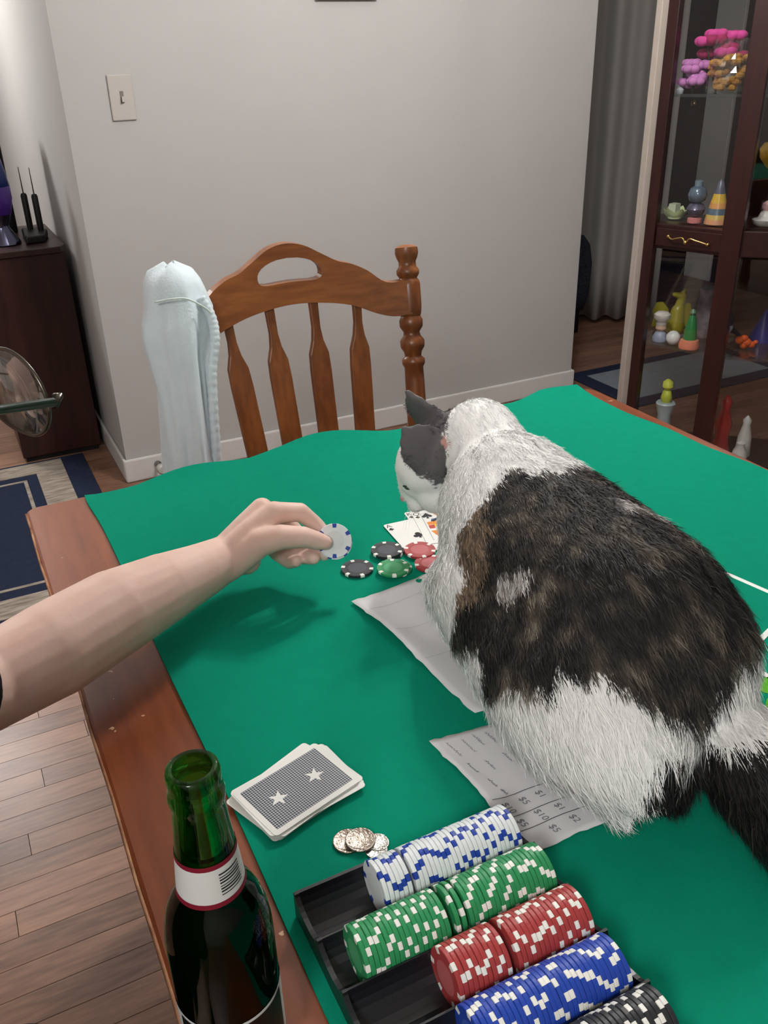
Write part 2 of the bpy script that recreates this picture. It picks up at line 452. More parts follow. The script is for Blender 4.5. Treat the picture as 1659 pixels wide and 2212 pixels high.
Mx = Matrix.Translation((0.522, 2.897, 0.052)) @ Matrix.Rotation(math.radians(90), 4, 'X')
obj('stem', MB().lathe([(0.012, 0), (0.012, 0.004), (0.006, 0.006), (0.006, 0.04)], 14, M=Mx), mat('stop_metal', S(150, 150, 148), 0.35, metal=0.8, var=0.1), ds, smooth=True, sharp=40)
obj('bumper', MB().lathe([(0.015, 0.04), (0.017, 0.044), (0.017, 0.06), (0.012, 0.066)], 16, M=Mx), mat('stop_rubber', S(190, 190, 182), 0.6, var=0.05), ds, smooth=True, sharp=40)

# ------------------------------------------------------------------ chair with turned posts
M_chair = wood('chair_maple', S(146, 88, 46), S(92, 48, 24), 'X', scale=9, rough=0.32, spec=0.5, ring=90)
M_chairz = wood('chair_maple_upright', S(146, 88, 46), S(92, 48, 24), 'Z', scale=9, rough=0.32, spec=0.5, ring=90)
ch = thing('dining_chair', 'brown wooden dining chair with turned posts and arrow-shaped back slats', 'chair', (0.59, 1.40, 0))
CX = 0.566
def back_pt(x, z, dy=0.0):      # leaning back: y grows with height; x splays outward
    t = (z - 0.45) / 0.53
    return Vector((CX + (x - CX) * (0.88 + 0.12 * t), 1.405 + 0.115 * t + dy + 0.035 * (1 - ((x - CX) / 0.232) ** 2), z))
def post_profile():
    # (height fraction along 0.42..0.985, radius)
    return [(0.0, 0.019), (0.30, 0.0205), (0.56, 0.019), (0.60, 0.0185), (0.612, 0.0225), (0.628, 0.0225), (0.638, 0.016), (0.652, 0.0175), (0.668, 0.0235), (0.690, 0.024), (0.706, 0.017), (0.718, 0.0155), (0.735, 0.0225), (0.757, 0.023), (0.770, 0.019), (0.778, 0.021), (0.80, 0.0225), (0.872, 0.0225), (0.885, 0.021), (0.893, 0.017), (0.905, 0.0215), (0.918, 0.022), (0.930, 0.017), (0.945, 0.0165), (0.958, 0.020), (0.972, 0.0225), (0.990, 0.0215), (0.9975, 0.015), (1.0, 0.004)]
for sx in (-1, 1):
    x = CX + sx * 0.232
    a = back_pt(x, 0.42); b = back_pt(x, 0.985)
    pr = post_profile()
    mb = MB(); mb.tube([a.lerp(b, t) for t, r in pr], [r for t, r in pr], 20)
    obj('back_post', mb, M_chairz, ch, smooth=True, sharp=50)
# crest rail: outline in (x, z), with a hand-hold
top = [(-0.206, 0.925), (-0.165, 0.925), (-0.135, 0.948), (-0.11, 0.962), (-0.085, 0.970), (-0.06, 0.985), (-0.03, 1.003), (0.0, 1.009), (0.03, 1.003), (0.06, 0.985), (0.085, 0.970), (0.11, 0.962), (0.135, 0.948), (0.165, 0.925), (0.206, 0.925)]
bot = [(-0.206, 0.850), (-0.190, 0.852), (-0.150, 0.872), (-0.10, 0.890), (-0.05, 0.900), (0.0, 0.904), (0.05, 0.900), (0.10, 0.890), (0.145, 0.870), (0.175, 0.862), (0.206, 0.864)]
hole = []
for k in range(28):
    a = 2 * math.pi * k / 28
    hx = 0.056 * (abs(math.cos(a)) ** 0.75) * (1 if math.cos(a) >= 0 else -1); hz = 0.0205 * (abs(math.sin(a)) ** 0.75) * (1 if math.sin(a) >= 0 else -1)
    hole.append((hx, 0.964 + hz - 0.010 * (hx / 0.056) ** 2))
def crest():
    bm = bmesh.new()
    outer = top + bot[::-1]
    # densify
    def dens(P, closed=True):
        out = []
        n = len(P)
        for i in range(n):
            a = P[i]; b = P[(i + 1) % n]; L = math.hypot(b[0] - a[0], b[1] - a[1]); m = max(1, int(L / 0.012))
            for k in range(m): out.append((a[0] + (b[0] - a[0]) * k / m, a[1] + (b[1] - a[1]) * k / m))
        return out
    # smooth the two long edges with a spline
    tsm = [(p.x, p.z) for p in catmull([(a, 0, b) for a, b in top], 4)]
    bsm = [(p.x, p.z) for p in catmull([(a, 0, b) for a, b in bot], 4)]
    outer = tsm + bsm[::-1]
    eo = [bm.verts.new((a, 0, b)) for a, b in outer]; ei = [bm.verts.new((a, 0, b)) for a, b in hole]
    ed = [bm.edges.new((eo[i], eo[(i + 1) % len(eo)])) for i in range(len(eo))] + [bm.edges.new((ei[i], ei[(i + 1) % len(ei)])) for i in range(len(ei))]
    bmesh.ops.triangle_fill(bm, use_beauty=True, edges=ed)
    # cut into columns so that the rail can curve
    for k in range(-9, 10):
        g = bm.verts[:] + bm.edges[:] + bm.faces[:]
        bmesh.ops.bisect_plane(bm, geom=g, plane_co=(k * 0.0211 + 0.001, 0, 0), plane_no=(1, 0, 0))
    r = bmesh.ops.extrude_face_region(bm, geom=bm.faces[:])
    for v in r['geom']:
        if isinstance(v, bmesh.types.BMVert): v.co.y = 0.021
    bmesh.ops.recalc_face_normals(bm, faces=bm.faces[:])
    mb = MB(); bm.verts.index_update()
    vs = [back_pt(CX - 0.004 + v.co.x * 1.12, v.co.z, v.co.y - 0.0105 - 0.012) for v in bm.verts]
    mb.add(vs, [tuple(v.index for v in f.verts) for f in bm.faces]); bm.free()
    return mb
obj('crest_rail', crest(), M_chair, ch, bevel=0.003)
for i, xb in enumerate((-0.118, -0.040, 0.040, 0.118)):
    # arrow slat: narrow neck, shoulders, long tapering blade
    prof = [(0.420, 0.0165), (0.60, 0.020), (0.775, 0.0205), (0.808, 0.019), (0.832, 0.011), (0.855, 0.0078), (0.905, 0.0085)]
    mb = MB(); vs = []
    for z, w in prof:
        xo = xb * (0.86 + 0.14 * (z - 0.42) / 0.46)
        for dx, dy in ((-w, -0.006), (w, -0.006), (w, 0.006), (-w, 0.006)):
            p = back_pt(CX - 0.006 + xo * 1.10, z, dy - 0.010); p.x += dx; vs.append(p)
    n = len(prof)
    fs = [(3, 2, 1, 0), tuple(4 * (n - 1) + k for k in range(4))]
    for j in range(n - 1):
        for k in range(4): fs.append((4 * j + k, 4 * j + (k + 1) % 4, 4 * j + 4 + (k + 1) % 4, 4 * j + 4 + k))
    obj('back_slat', mb.add(vs, fs), M_chairz, ch, bevel=0.002)
seat = []
for k in range(40):
    a = 2 * math.pi * k / 40; c_, s_ = math.cos(a), math.sin(a)
    seat.append((0.592 + 0.215 * (abs(c_) ** 0.6) * (1 if c_ > 0 else -1), 1.215 + 0.215 * (abs(s_) ** 0.6) * (1 if s_ > 0 else -1)))
obj('seat', MB().prism(seat, 0.405, 0.44), M_chair, ch, bevel=0.010)
# low curved arm stub behind the left post
for sx in (-1, 1):
    for fy, lx in ((1.06, 0.17), (1.38, 0.17)):
        p0 = Vector((0.592 + sx * lx, fy, 0.405)); p1 = Vector((0.592 + sx * (lx + 0.03), fy + (0.03 if fy > 1.2 else -0.02), 0.0))
        pr = [(0, 0.014), (0.1, 0.02), (0.3, 0.022), (0.34, 0.016), (0.4, 0.023), (0.62, 0.019), (0.66, 0.015), (0.72, 0.02), (1, 0.013)]
        obj('leg', MB().tube([p0.lerp(p1, t) for t, r in pr], [r for t, r in pr], 16), M_chairz, ch, smooth=True)
    obj('stretcher', MB().tube([(0.592 + sx * 0.185, 1.055, 0.2), (0.592 + sx * 0.185, 1.22, 0.2), (0.592 + sx * 0.185, 1.395, 0.2)], [0.009, 0.013, 0.009], 12), M_chairz, ch, smooth=True)
obj('stretcher', MB().tube([(0.407, 1.22, 0.2), (0.592, 1.22, 0.2), (0.777, 1.22, 0.2)], [0.009, 0.013, 0.009], 12), M_chair, ch, smooth=True)

# ------------------------------------------------------------------ pale jacket hung over the chair's left post
M_jacket = mat('pale_denim', S(208, 220, 226), 0.9, 0.15, var=0.05, scale=25, bump=0.35, bscale=260, sheen=0.2)
M_seam = mat('seam_thread', S(216, 226, 222), 0.9, 0.15, var=0.05)
def jacket():
    # rings: z, centre x, centre y, half width x, half depth y
    R = [(1.002, 0.346, 1.520, 0.010, 0.010), (0.998, 0.345, 1.520, 0.034, 0.032), (0.972, 0.345, 1.515, 0.049, 0.044), (0.93, 0.347, 1.508, 0.058, 0.050), (0.90, 0.338, 1.500, 0.060, 0.054), (0.86, 0.334, 1.492, 0.052, 0.055), (0.80, 0.332, 1.480, 0.046, 0.054), (0.72, 0.328, 1.470, 0.045, 0.056), (0.62, 0.322, 1.462, 0.048, 0.060), (0.50, 0.316, 1.455, 0.054, 0.064), (0.40, 0.312, 1.452, 0.058, 0.066), (0.36, 0.312, 1.452, 0.057, 0.064)]
    zs = np.linspace(1.002, 0.36, 46); A = np.array(R)[::-1]
    vs = []; seg = 56
    for z in zs:
        cx, cy, hx, hy = [np.interp(z, A[:, 0], A[:, k]) for k in range(1, 5)]
        for k in range(seg):
            a = 2 * math.pi * k / seg
            t = min(1, (1.0 - z) / 0.12)
            fold = 1 + t * (0.10 * math.sin(5 * a + 3.0 * z) + 0.06 * math.sin(9 * a - 7 * z + 1.3) + 0.03 * math.sin(17 * a + 20 * z))
            vs.append((cx + hx * math.cos(a) * fold, cy + hy * math.sin(a) * fold, z + 0.004 * math.sin(3 * a)))
    n = len(zs)
    fs = [(i * seg + k, (i + 1) * seg + k, (i + 1) * seg + (k + 1) % seg, i * seg + (k + 1) % seg) for i in range(n - 1) for k in range(seg)]
    fs.append(tuple(range(seg))); fs.append(tuple(reversed(range((n - 1) * seg, n * seg))))
    return MB().add(vs, fs)
jk = thing('jacket', 'pale mint-white jacket draped over the chair\'s left post', 'jacket', (0.32, 1.46, 0.36))
obj('cloth', jacket(), M_jacket, jk, smooth=True)
# gathered cuff band running down the right-hand side
mb = MB()
path = catmull([(0.380, 1.474, 0.950), (0.392, 1.464, 0.915), (0.390, 1.452, 0.88), (0.376, 1.442, 0.83), (0.368, 1.432, 0.77), (0.362, 1.424, 0.70), (0.358, 1.42, 0.62), (0.356, 1.416, 0.52), (0.356, 1.414, 0.42)], 14)
mb.tube(path, [0.0085 + 0.0006 * math.sin(i * 1.9) for i in range(len(path))], 12)
obj('gathered_hem', mb, M_jacket, jk, smooth=True)
mb = MB(); mb.tube(catmull([(0.300, 1.462, 0.955), (0.325, 1.447, 0.96), (0.350, 1.446, 0.957), (0.378, 1.452, 0.938), (0.394, 1.462, 0.92)], 6), 0.0016, 6)
obj('shoulder_seam', mb, M_seam, jk, smooth=True)

# ------------------------------------------------------------------ dresser with lamp and aerials, far left
M_dresser = wood('dresser_wood', S(58, 30, 26), S(30, 16, 15), 'Z', scale=6, rough=0.4, spec=0.35)
dr = thing('dresser', 'dark brown wooden cabinet beside the far-left wall corner', 'cabinet', (0.25, 3.5, 0))
obj('carcass', MB().box((0.11, 3.262, 0.02), (0.39, 3.78, 0.735)), M_dresser, dr, bevel=0.003)
obj('top_board', MB().prism([(0.095, 3.25), (0.375, 3.25), (0.398, 3.285), (0.398, 3.79), (0.095, 3.79)], 0.735, 0.757), M_dresser, dr, bevel=0.003)
obj('plinth', MB().box((0.12, 3.275, 0.0), (0.38, 3.77, 0.02)), M_dark, dr)
ll = thing('lava_lamp', 'blue and violet glowing lamp on the dark cabinet', 'lamp', (0.17, 3.50, 0.757))
lc = (0.215, 3.40, 0.757)
obj('base', MB().lathe([(0.052, 0), (0.055, 0.004), (0.052, 0.012), (0.026, 0.055), (0.026, 0.065), (0.040, 0.10)], 28, c=lc), mat('lamp_chrome', S(120, 120, 150), 0.15, metal=1.0, var=0.2), ll, smooth=True, sharp=40)
def glow(name, c, e):
    return mat(name, c, 0.25, 0.5, var=0.25, scale=30, emit=c, estr=e)
obj('violet_liquid', MB().lathe([(0.041, 0.10), (0.054, 0.15), (0.054, 0.19)], 28, c=lc), glow('violet_glow', S(64, 34, 110), 0.10), ll, smooth=True)
obj('blue_liquid', MB().lathe([(0.054, 0.19), (0.046, 0.25), (0.033, 0.33)], 28, c=lc), glow('blue_glow', S(26, 40, 96), 0.10), ll, smooth=True)
obj('cap', MB().lathe([(0.034, 0.33), (0.026, 0.40), (0.022, 0.405)], 28, c=lc), M_dark, ll, smooth=True, sharp=40)
obj('cyan_band', MB().lathe([(0.034, 0.088), (0.0405, 0.1015), (0.041, 0.104), (0.036, 0.104)], 28, c=lc), glow('cyan_glow', S(50, 190, 200), 0.3), ll, smooth=True)
rt = thing('aerial_box', 'flat black box with two upright black aerials on the dark cabinet', 'router', (0.30, 3.52, 0.757))
obj('body', MB().prism([(0.280, 3.345), (0.345, 3.36), (0.37, 3.48), (0.35, 3.56), (0.290, 3.56)], 0.757, 0.783), M_dark, rt, bevel=0.006)
for x, y in ((0.318, 3.52), (0.348, 3.47)):
    obj('aerial', MB().lathe([(0.010, 0.0), (0.011, 0.02), (0.011, 0.115), (0.008, 0.122), (0.0022, 0.124), (0.0012, 0.21)], 12, c=(x, y, 0.782)), M_dark, rt, smooth=True, sharp=40)  # thin dark tips imitate the aerials' shadow lines on the wall
sp = thing('dark_speaker', 'tall dark speaker edge behind the glowing lamp', 'speaker', (0.15, 3.68, 0.757))
obj('housing', MB().box((0.10, 3.64, 0.757), (0.285, 3.76, 1.20)), M_dark, sp, bevel=0.004)
obj('grille', MB().box((0.11, 3.634, 0.775), (0.275, 3.64, 1.185)), mat('grille_cloth', S(30, 28, 30), 0.95, var=0.3, scale=200), sp)

# ------------------------------------------------------------------ rugs
M_navy = mat('navy_pile', S(42, 49, 70), 0.95, 0.1, var=0.22, scale=60, bump=0.5, bscale=300)
M_beige = mat('beige_pile', S(176, 166, 154), 0.95, 0.1, color2=S(120, 110, 100), scale=70, stretch=(0.25, 1.6, 1), bump=0.8, bscale=90)
M_paleblue = mat('pale_blue_pile', S(130, 138, 146), 0.95, 0.1, var=0.12, scale=40, bump=0.5, bscale=300)
def ring(x0, y0, x1, y1, w, z0, z1):
    m = MB()
    m.box((x0, y0, z0), (x1, y0 + w, z1)); m.box((x0, y1 - w, z0), (x1, y1, z1))
    m.box((x0, y0 + w, z0), (x0 + w, y1 - w, z1)); m.box((x1 - w, y0 + w, z0), (x1, y1 - w, z1))
    return m
rg = thing('area_rug', 'navy rug with beige woven border on the floor at left', 'rug', (-0.6, 2.7, 0))
obj('pile', MB().box((-1.5, 2.08, 0), (0.315, 3.245, 0.008)), M_navy, rg, bevel=0.003)
obj('beige_border', ring(-1.42, 2.19, 0.233, 3.225, 0.098, 0.0078, 0.0105), M_beige, rg)
obj('beige_line', ring(-1.28, 2.335, 0.098, 3.085, 0.012, 0.0078, 0.0095), M_beige, rg)
rg2 = thing('hall_rug', 'navy-bordered pale rug on the dark floor behind the glass cabinet', 'rug', (2.9, 2.7, 0))
obj('pile', MB().box((2.40, 2.58, 0), (3.3, 3.05, 0.008)), M_navy, rg2, bevel=0.003)
obj('pale_field', MB().box((2.47, 2.65, 0.0078), (3.23, 2.98, 0.0105)), M_paleblue, rg2)

# ------------------------------------------------------------------ glass curio cabinet at right
M_cherry = wood('cherry_wood', S(54, 24, 22), S(30, 14, 14), 'Z', scale=5, rough=0.3, spec=0.5)
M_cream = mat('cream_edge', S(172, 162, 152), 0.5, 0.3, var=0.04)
M_glass = clear_glass('cabinet_glass', (0.97, 0.98, 0.98, 1), 0.015)
M_shelfglass = clear_glass('shelf_glass', (0.86, 0.93, 0.92, 1), 0.10)
M_brass = mat('brass_pull', S(200, 170, 110), 0.25, metal=1.0, var=0.15)
cu = thing('curio_cabinet', 'dark cherry glass-sided curio cabinet full of figurines', 'cabinet', (2.3, 2.0, 0))
P1 = Vector((2.045, 2.232, 0)); P2 = Vector((2.142, 1.972, 0)); fd = Vector((0.702, -0.712, 0)); nd = Vector((0.712, 0.702, 0))
P3 = P2 + fd * 0.52
rel = P1 - P2; P4 = P3 + fd * (-rel.dot(fd)) + nd * rel.dot(nd)
P0 = P1 + nd * 0.17; P5 = P4 + nd * 0.17
ring_pts = [P1, P2, P3, P4, P5, P0]
def zone(z0, z1, inset=0.0):
    c = sum(ring_pts, Vector()) / 6
    return MB().prism([(p + (c - p).normalized() * inset).to_tuple()[:2] for p in ring_pts], z0, z1)
obj('plinth', zone(0.0, 0.05), M_cherry, cu, bevel=0.004)
obj('drawer_band', zone(0.735, 0.812, -0.004), M_cherry, cu, bevel=0.003)
obj('crown', zone(1.86, 1.93, -0.01), M_cherry, cu, bevel=0.006)
def post(p, w, d, m, ang, name='corner_post', z0=0.05, z1=1.86):
    Mt = Matrix.Translation((p.x, p.y, 0)) @ Matrix.Rotation(ang, 4, 'Z')
    return obj(name, MB().box((-w / 2, -d / 2, z0), (w / 2, d / 2, z1), M=Mt), m, cu, bevel=0.002)
a12 = math.atan2((P2 - P1).y, (P2 - P1).x); a23 = math.atan2(fd.y, fd.x)
post(P1 + Vector((0.004, -0.014, 0)), 0.034, 0.03, M_cherry, a12)
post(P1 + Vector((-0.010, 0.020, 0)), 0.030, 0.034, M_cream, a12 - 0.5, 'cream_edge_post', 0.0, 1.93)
post(P2, 0.058, 0.045, M_cherry, (a12 + a23) / 2)
post(P3, 0.058, 0.045, M_cherry, a23 - 0.22)
post(P4, 0.034, 0.03, M_cherry, a23)
post(P0 + Vector((-0.012, -0.016, 0)), 0.022, 0.012, M_cream, a23, 'reflection_strip')  # solid pale strip imitating a reflection at the glass edge
post(P5, 0.03, 0.03, M_cherry, a23)
for a, b in ((P1, P2), (P2, P3), (P3, P4), (P4, P5), (P1, P0)):
    for z0, z1 in ((0.06, 0.73), (0.82, 1.855)):
        d = (b - a).normalized(); s_ = Vector((-d.y, d.x, 0)) * 0.0015
        q = [a + d * 0.015 - s_, b - d * 0.015 - s_, b - d * 0.015 + s_, a + d * 0.015 + s_]
        obj('glass_pane', MB().prism([p.to_tuple()[:2] for p in q], z0, z1), M_glass, cu)
for z in (0.412, 1.172):
    obj('glass_shelf', zone(z, z + 0.008, 0.03), M_shelfglass, cu)
# drawer face and curly pull on the canted side
dd = (P2 - P1).normalized(); on = Vector((dd.y, -dd.x, 0)); on = on if on.dot(Vector((-1, -1, 0))) > 0 else -on
drw = MB(); q = [P1 + dd * 0.035 + on * 0.004, P2 - dd * 0.03 + on * 0.004, P2 - dd * 0.03 + on * 0.010, P1 + dd * 0.035 + on * 0.010]
drw_o = obj('drawer_front', drw.prism([p.to_tuple()[:2] for p in q], 0.745, 0.80), M_cherry, cu, bevel=0.002)
mc = P1 + dd * 0.145 + on * 0.016 + Vector((0, 0, 0.772))
pts = catmull([mc + dd * t + on * (0.014 * (1 - (t / 0.065) ** 2)) + Vector((0, 0, h)) for t, h in ((-0.065, 0.006), (-0.05, 0.0), (-0.03, 0.005), (-0.012, 0.008), (0, -0.004), (0.012, 0.008), (0.03, 0.004), (0.05, -0.001), (0.065, -0.006))], 5)
obj('curly_pull', MB().tube(pts, 0.0028, 8).ell(pts[0], 0.006, 10, 6).ell(pts[-1], 0.006, 10, 6).ell(pts[len(pts) // 2], 0.007, 10, 6), M_brass, drw_o, smooth=True)

point_light('cabinet_fill_light', (2.33, 2.05, 1.80), 2.6, 0.03, (1.0, 0.93, 0.85))  # added light inside the cabinet, brightens its contents
# --- what stands in it
def lathe_thing(name, label, cat, loc, parts, group=None):
    t = thing(name, label, cat, loc, group)
    for pname, prof, m in parts:
        obj(pname, MB().lathe(prof, 20, c=loc), m, t, smooth=True, sharp=45)
    return t
SH0, SH1, SH2, SH3 = 0.0503, 0.4203, 0.8163, 1.1803
C = lambda r, g, b, **k: mat('glaze_%d_%d_%d' % (r, g, b), S(r, g, b), k.pop('rough', 0.3), 0.5, var=0.12, scale=40, **k)
m_pink, m_mag, m_lil, m_leaf = C(200, 60, 140, rough=0.8), C(150, 20, 80, rough=0.8), C(190, 120, 180, rough=0.8), C(50, 66, 40, rough=0.8)
def bouquet(label, loc, mats, n, spread, hgt, r):
    t = thing('flower_bunch', label, 'flowers', loc, None)
    stems = MB()
    for k in range(n):
        a = k * 2.4; rr = spread * math.sqrt((k + 0.5) / n)
        c = Vector((loc[0] + rr * math.cos(a), loc[1] + rr * math.sin(a), loc[2] + hgt + 0.03 * math.sin(k * 1.7)))
        mb = MB()
        for j in range(7):
            b = j * 2.4; mb.ell(c + Vector((math.cos(b), math.sin(b), 0.5 * math.sin(b * 1.3))) * r * 0.55, (r * 0.6, r * 0.6, r * 0.45), 8, 6)
        obj('bloom', mb, mats[k % len(mats)], t, smooth=True)
        stems.tube([(loc[0], loc[1], loc[2]), (loc[0] + rr * 0.5 * math.cos(a), loc[1] + rr * 0.5 * math.sin(a), loc[2] + hgt * 0.5), c], 0.002, 6)
    obj('stems', stems, m_leaf, t)
    return t
bouquet('bunch of dark pink artificial flowers at the top of the cabinet', (2.215, 2.19, SH3), [m_mag, m_pink], 11, 0.052, 0.125, 0.030)
bouquet('bunch of lilac artificial flowers on the cabinet\'s upper shelf', (2.146, 2.215, SH3), [m_lil], 9, 0.028, 0.050, 0.026)
# cellophane bag of amber potpourri
bg = thing('cellophane_bag', 'clear cellophane bag of amber chips on the cabinet\'s upper shelf', 'bag', (2.19, 2.12, SH3))
mb = MB()
for k in range(60):
    mb.ell((2.193 + rng.uniform(-0.04, 0.04), 2.125 + rng.uniform(-0.04, 0.04), SH3 + 0.012 + rng.uniform(0, 0.085)), (0.015, 0.013, 0.010), 7, 5)
obj('amber_filling', mb, mat('amber_chips', S(196, 146, 62), 0.5, color2=S(150, 96, 34), scale=60), bg)['kind'] = 'stuff'
mb = MB(); vs = []
for j in range(9):
    for k in range(24):
        a = 2 * math.pi * k / 24; w = 0.060 - 0.012 * (j / 8) ** 2
        vs.append((2.193 + w * math.cos(a) * (1 + 0.08 * math.sin(5 * a + j)), 2.125 + w * math.sin(a) * (1 + 0.08 * math.sin(4 * a - j)), SH3 + 0.001 + j * 0.0175))
mb.add(vs, [(j * 24 + k, j * 24 + (k + 1) % 24, (j + 1) * 24 + (k + 1) % 24, (j + 1) * 24 + k) for j in range(8) for k in range(24)])
obj('cellophane', mb, clear_glass('cellophane', (0.95, 0.95, 0.93, 1), 0.10, 0.08), bg)
lathe_thing('crystal_figurine', 'tiny clear crystal figurine at the end of the upper shelf', 'figurine', (2.125, 2.245, SH3), [('crystal', [(0.010, 0), (0.012, 0.008), (0.006, 0.016), (0.010, 0.026), (0.003, 0.036)], C(190, 190, 195, rough=0.1))])
# drawer-top level
gs = thing('green_soap_dish', 'pale green ruffled dish on the drawer band of the cabinet', 'dish', (2.14, 2.22, SH2))
mb = MB(); vs = []
for j, (r, z) in enumerate(((0.022, 0.0), (0.03, 0.008), (0.034, 0.016), (0.038, 0.028))):
    for k in range(24):
        a = 2 * math.pi * k / 24; rr = r * (1 + 0.12 * (j / 3) * math.sin(6 * a))
        vs.append((2.14 + rr * math.cos(a), 2.22 + rr * math.sin(a), SH2 + z + 0.006 * (j / 3) * math.sin(6 * a)))
mb.add(vs, [(j * 24 + k, j * 24 + (k + 1) % 24, (j + 1) * 24 + (k + 1) % 24, (j + 1) * 24 + k) for j in range(3) for k in range(24)] + [tuple(range(24))])
obj('dish', mb, C(190, 200, 150), gs, smooth=True)
obj('folded_note', MB().prism([(2.125, 2.205), (2.155, 2.215), (2.15, 2.24), (2.12, 2.23)], SH2 + 0.01, SH2 + 0.045), C(200, 205, 180), gs)
lathe_thing('glass_figure', 'blue and silver round-bellied glass figure on pink foot in the cabinet', 'figurine', (2.135, 2.128, SH2), [
    ('foot', [(0.022, 0), (0.022, 0.012), (0.014, 0.016)], C(200, 120, 120)),
    ('belly', [(0.010, 0.016), (0.024, 0.026), (0.029, 0.04), (0.022, 0.054), (0.012, 0.058)], mat('grey_violet_glass', S(110, 104, 130), 0.12, metal=0.5, var=0.3, scale=60)),
    ('globe', [(0.012, 0.058), (0.024, 0.066), (0.029, 0.082), (0.024, 0.10), (0.012, 0.108)], mat('blue_silver_glass', S(120, 140, 160), 0.1, metal=0.6, var=0.3, scale=60)),
    ('neck', [(0.012, 0.108), (0.013, 0.122), (0.009, 0.124)], C(110, 130, 140))])
lathe_thing('striped_cone', 'orange and yellow striped cone with blue band in the cabinet', 'ornament', (2.172, 2.075, SH2), [
    ('peach_base', [(0.036, 0), (0.034, 0.014)], C(214, 150, 110)), ('yellow_ring', [(0.034, 0.014), (0.031, 0.028)], C(206, 170, 90)),
    ('blue_band', [(0.031, 0.028), (0.027, 0.046)], C(86, 106, 120)), ('orange_ring', [(0.027, 0.046), (0.0235, 0.062)], C(214, 150, 84)),
    ('yellow_cone', [(0.0235, 0.062), (0.017, 0.088)], C(212, 172, 60)), ('grey_tip', [(0.017, 0.088), (0.009, 0.12), (0.003, 0.128)], C(90, 90, 106))])
lathe_thing('pink_figurine', 'small pink and white seated figurine on the drawer band', 'figurine', (2.30, 2.00, SH2), [
    ('body', [(0.022, 0), (0.025, 0.012), (0.017, 0.03), (0.010, 0.036)], C(226, 220, 214)), ('head', [(0.008, 0.034), (0.016, 0.044), (0.015, 0.056), (0.005, 0.064)], C(206, 160, 160))])
lathe_thing('white_dish', 'white scalloped dish at the right of the drawer band', 'dish', (2.25, 1.96, SH2), [('dish', [(0.018, 0), (0.03, 0.006), (0.036, 0.02), (0.033, 0.021), (0.02, 0.008)], C(210, 208, 204))])
lathe_thing('gold_vase', 'tall golden-yellow glass vase in the cabinet\'s right half', 'vase', (2.36, 2.05, SH2), [
    ('stem', [(0.025, 0), (0.027, 0.006), (0.008, 0.016), (0.006, 0.14)], M_dark), ('bowl', [(0.008, 0.14), (0.03, 0.155), (0.048, 0.18), (0.052, 0.205), (0.04, 0.222), (0.03, 0.224)], C(196, 150, 20, rough=0.12))])
# lower shelf
dg_ = thing('dragon_figurine', 'yellow-green dragon figurine with spread wing on the lower shelf', 'figurine', (2.21, 2.235, SH1))
m_drag = C(150, 140, 30)
g = Vector((2.205, 2.225, SH1)); rr_ = Vector((0.894, -0.447, 0))
mb = MB(); mb.cone(g + Vector((0, 0, 0.03)), g + Vector((0, 0, 0.085)) + rr_ * 0.004, 0.032, 0.022); mb.cone(g + Vector((0, 0, 0.085)) + rr_ * 0.004, g + Vector((0, 0, 0.135)) + rr_ * 0.014, 0.017, 0.013)
mb.cone(g + Vector((0, 0, 0.135)) + rr_ * 0.014, g + Vector((0, 0, 0.142)) - rr_ * 0.014, 0.014, 0.008); mb.cone(g + Vector((0, 0, 0.145)) + rr_ * 0.014, g + Vector((0, 0, 0.162)) + rr_ * 0.024, 0.007, 0.003)
mb.cone(g + Vector((0, 0, 0.02)), g + Vector((0, 0, 0.012)) + rr_ * 0.05, 0.018, 0.006)
me = remeshed(mb, 0.003, 4); me.name = 'body'; me.materials.append(m_drag)
for p in me.polygons: p.use_smooth = True
bo = bpy.data.objects.new('body', me); COL.objects.link(bo); bo.parent = dg_; bo.location = -Vector(dg_.location)
def fanwing(c, s, m, parent, name='wing'):
    pts = [(0, 0), (-0.012, 0.03), (-0.03, 0.05), (-0.052, 0.048), (-0.062, 0.02), (-0.055, -0.005), (-0.06, -0.035), (-0.035, -0.03), (-0.012, -0.035)]
    f_ = [c + rr_ * (p[0] * s) + Vector((0, 0, p[1])) for p in pts]; dpt = Vector((0.435, 0.9, 0)) * 0.004
    n = len(pts); mb = MB(); mb.add([p - dpt for p in f_] + [p + dpt for p in f_], [tuple(range(n)), tuple(reversed(range(n, 2 * n)))] + [(i, (i + 1) % n, n + (i + 1) % n, n + i) for i in range(n)])
    obj(name, mb, m, parent)
fanwing(g + Vector((0, 0.01, 0.065)) - rr_ * 0.012, 1.0, m_drag, dg_); fanwing(g + Vector((0, 0.01, 0.06)) + rr_ * 0.02, -0.6, m_drag, dg_)
lathe_thing('chef_figurine', 'white-hatted little chef figurine on the lower shelf', 'figurine', (2.125, 2.205, SH1), [
    ('body', [(0.024, 0), (0.026, 0.012), (0.016, 0.03), (0.010, 0.034)], C(150, 160, 180)), ('head', [(0.009, 0.032), (0.018, 0.042), (0.017, 0.054), (0.014, 0.058)], C(206, 170, 150)),
    ('hat', [(0.018, 0.056), (0.019, 0.07), (0.027, 0.078), (0.027, 0.09), (0.018, 0.098), (0.004, 0.1)], C(216, 208, 200))])
lathe_thing('white_ball_ornament', 'round white ornament beside the green cone bottle', 'ornament', (2.131, 2.150, SH1), [('ball', [(0.010, 0), (0.018, 0.005), (0.024, 0.018), (0.022, 0.032), (0.012, 0.043), (0.003, 0.046)], C(222, 222, 220))])
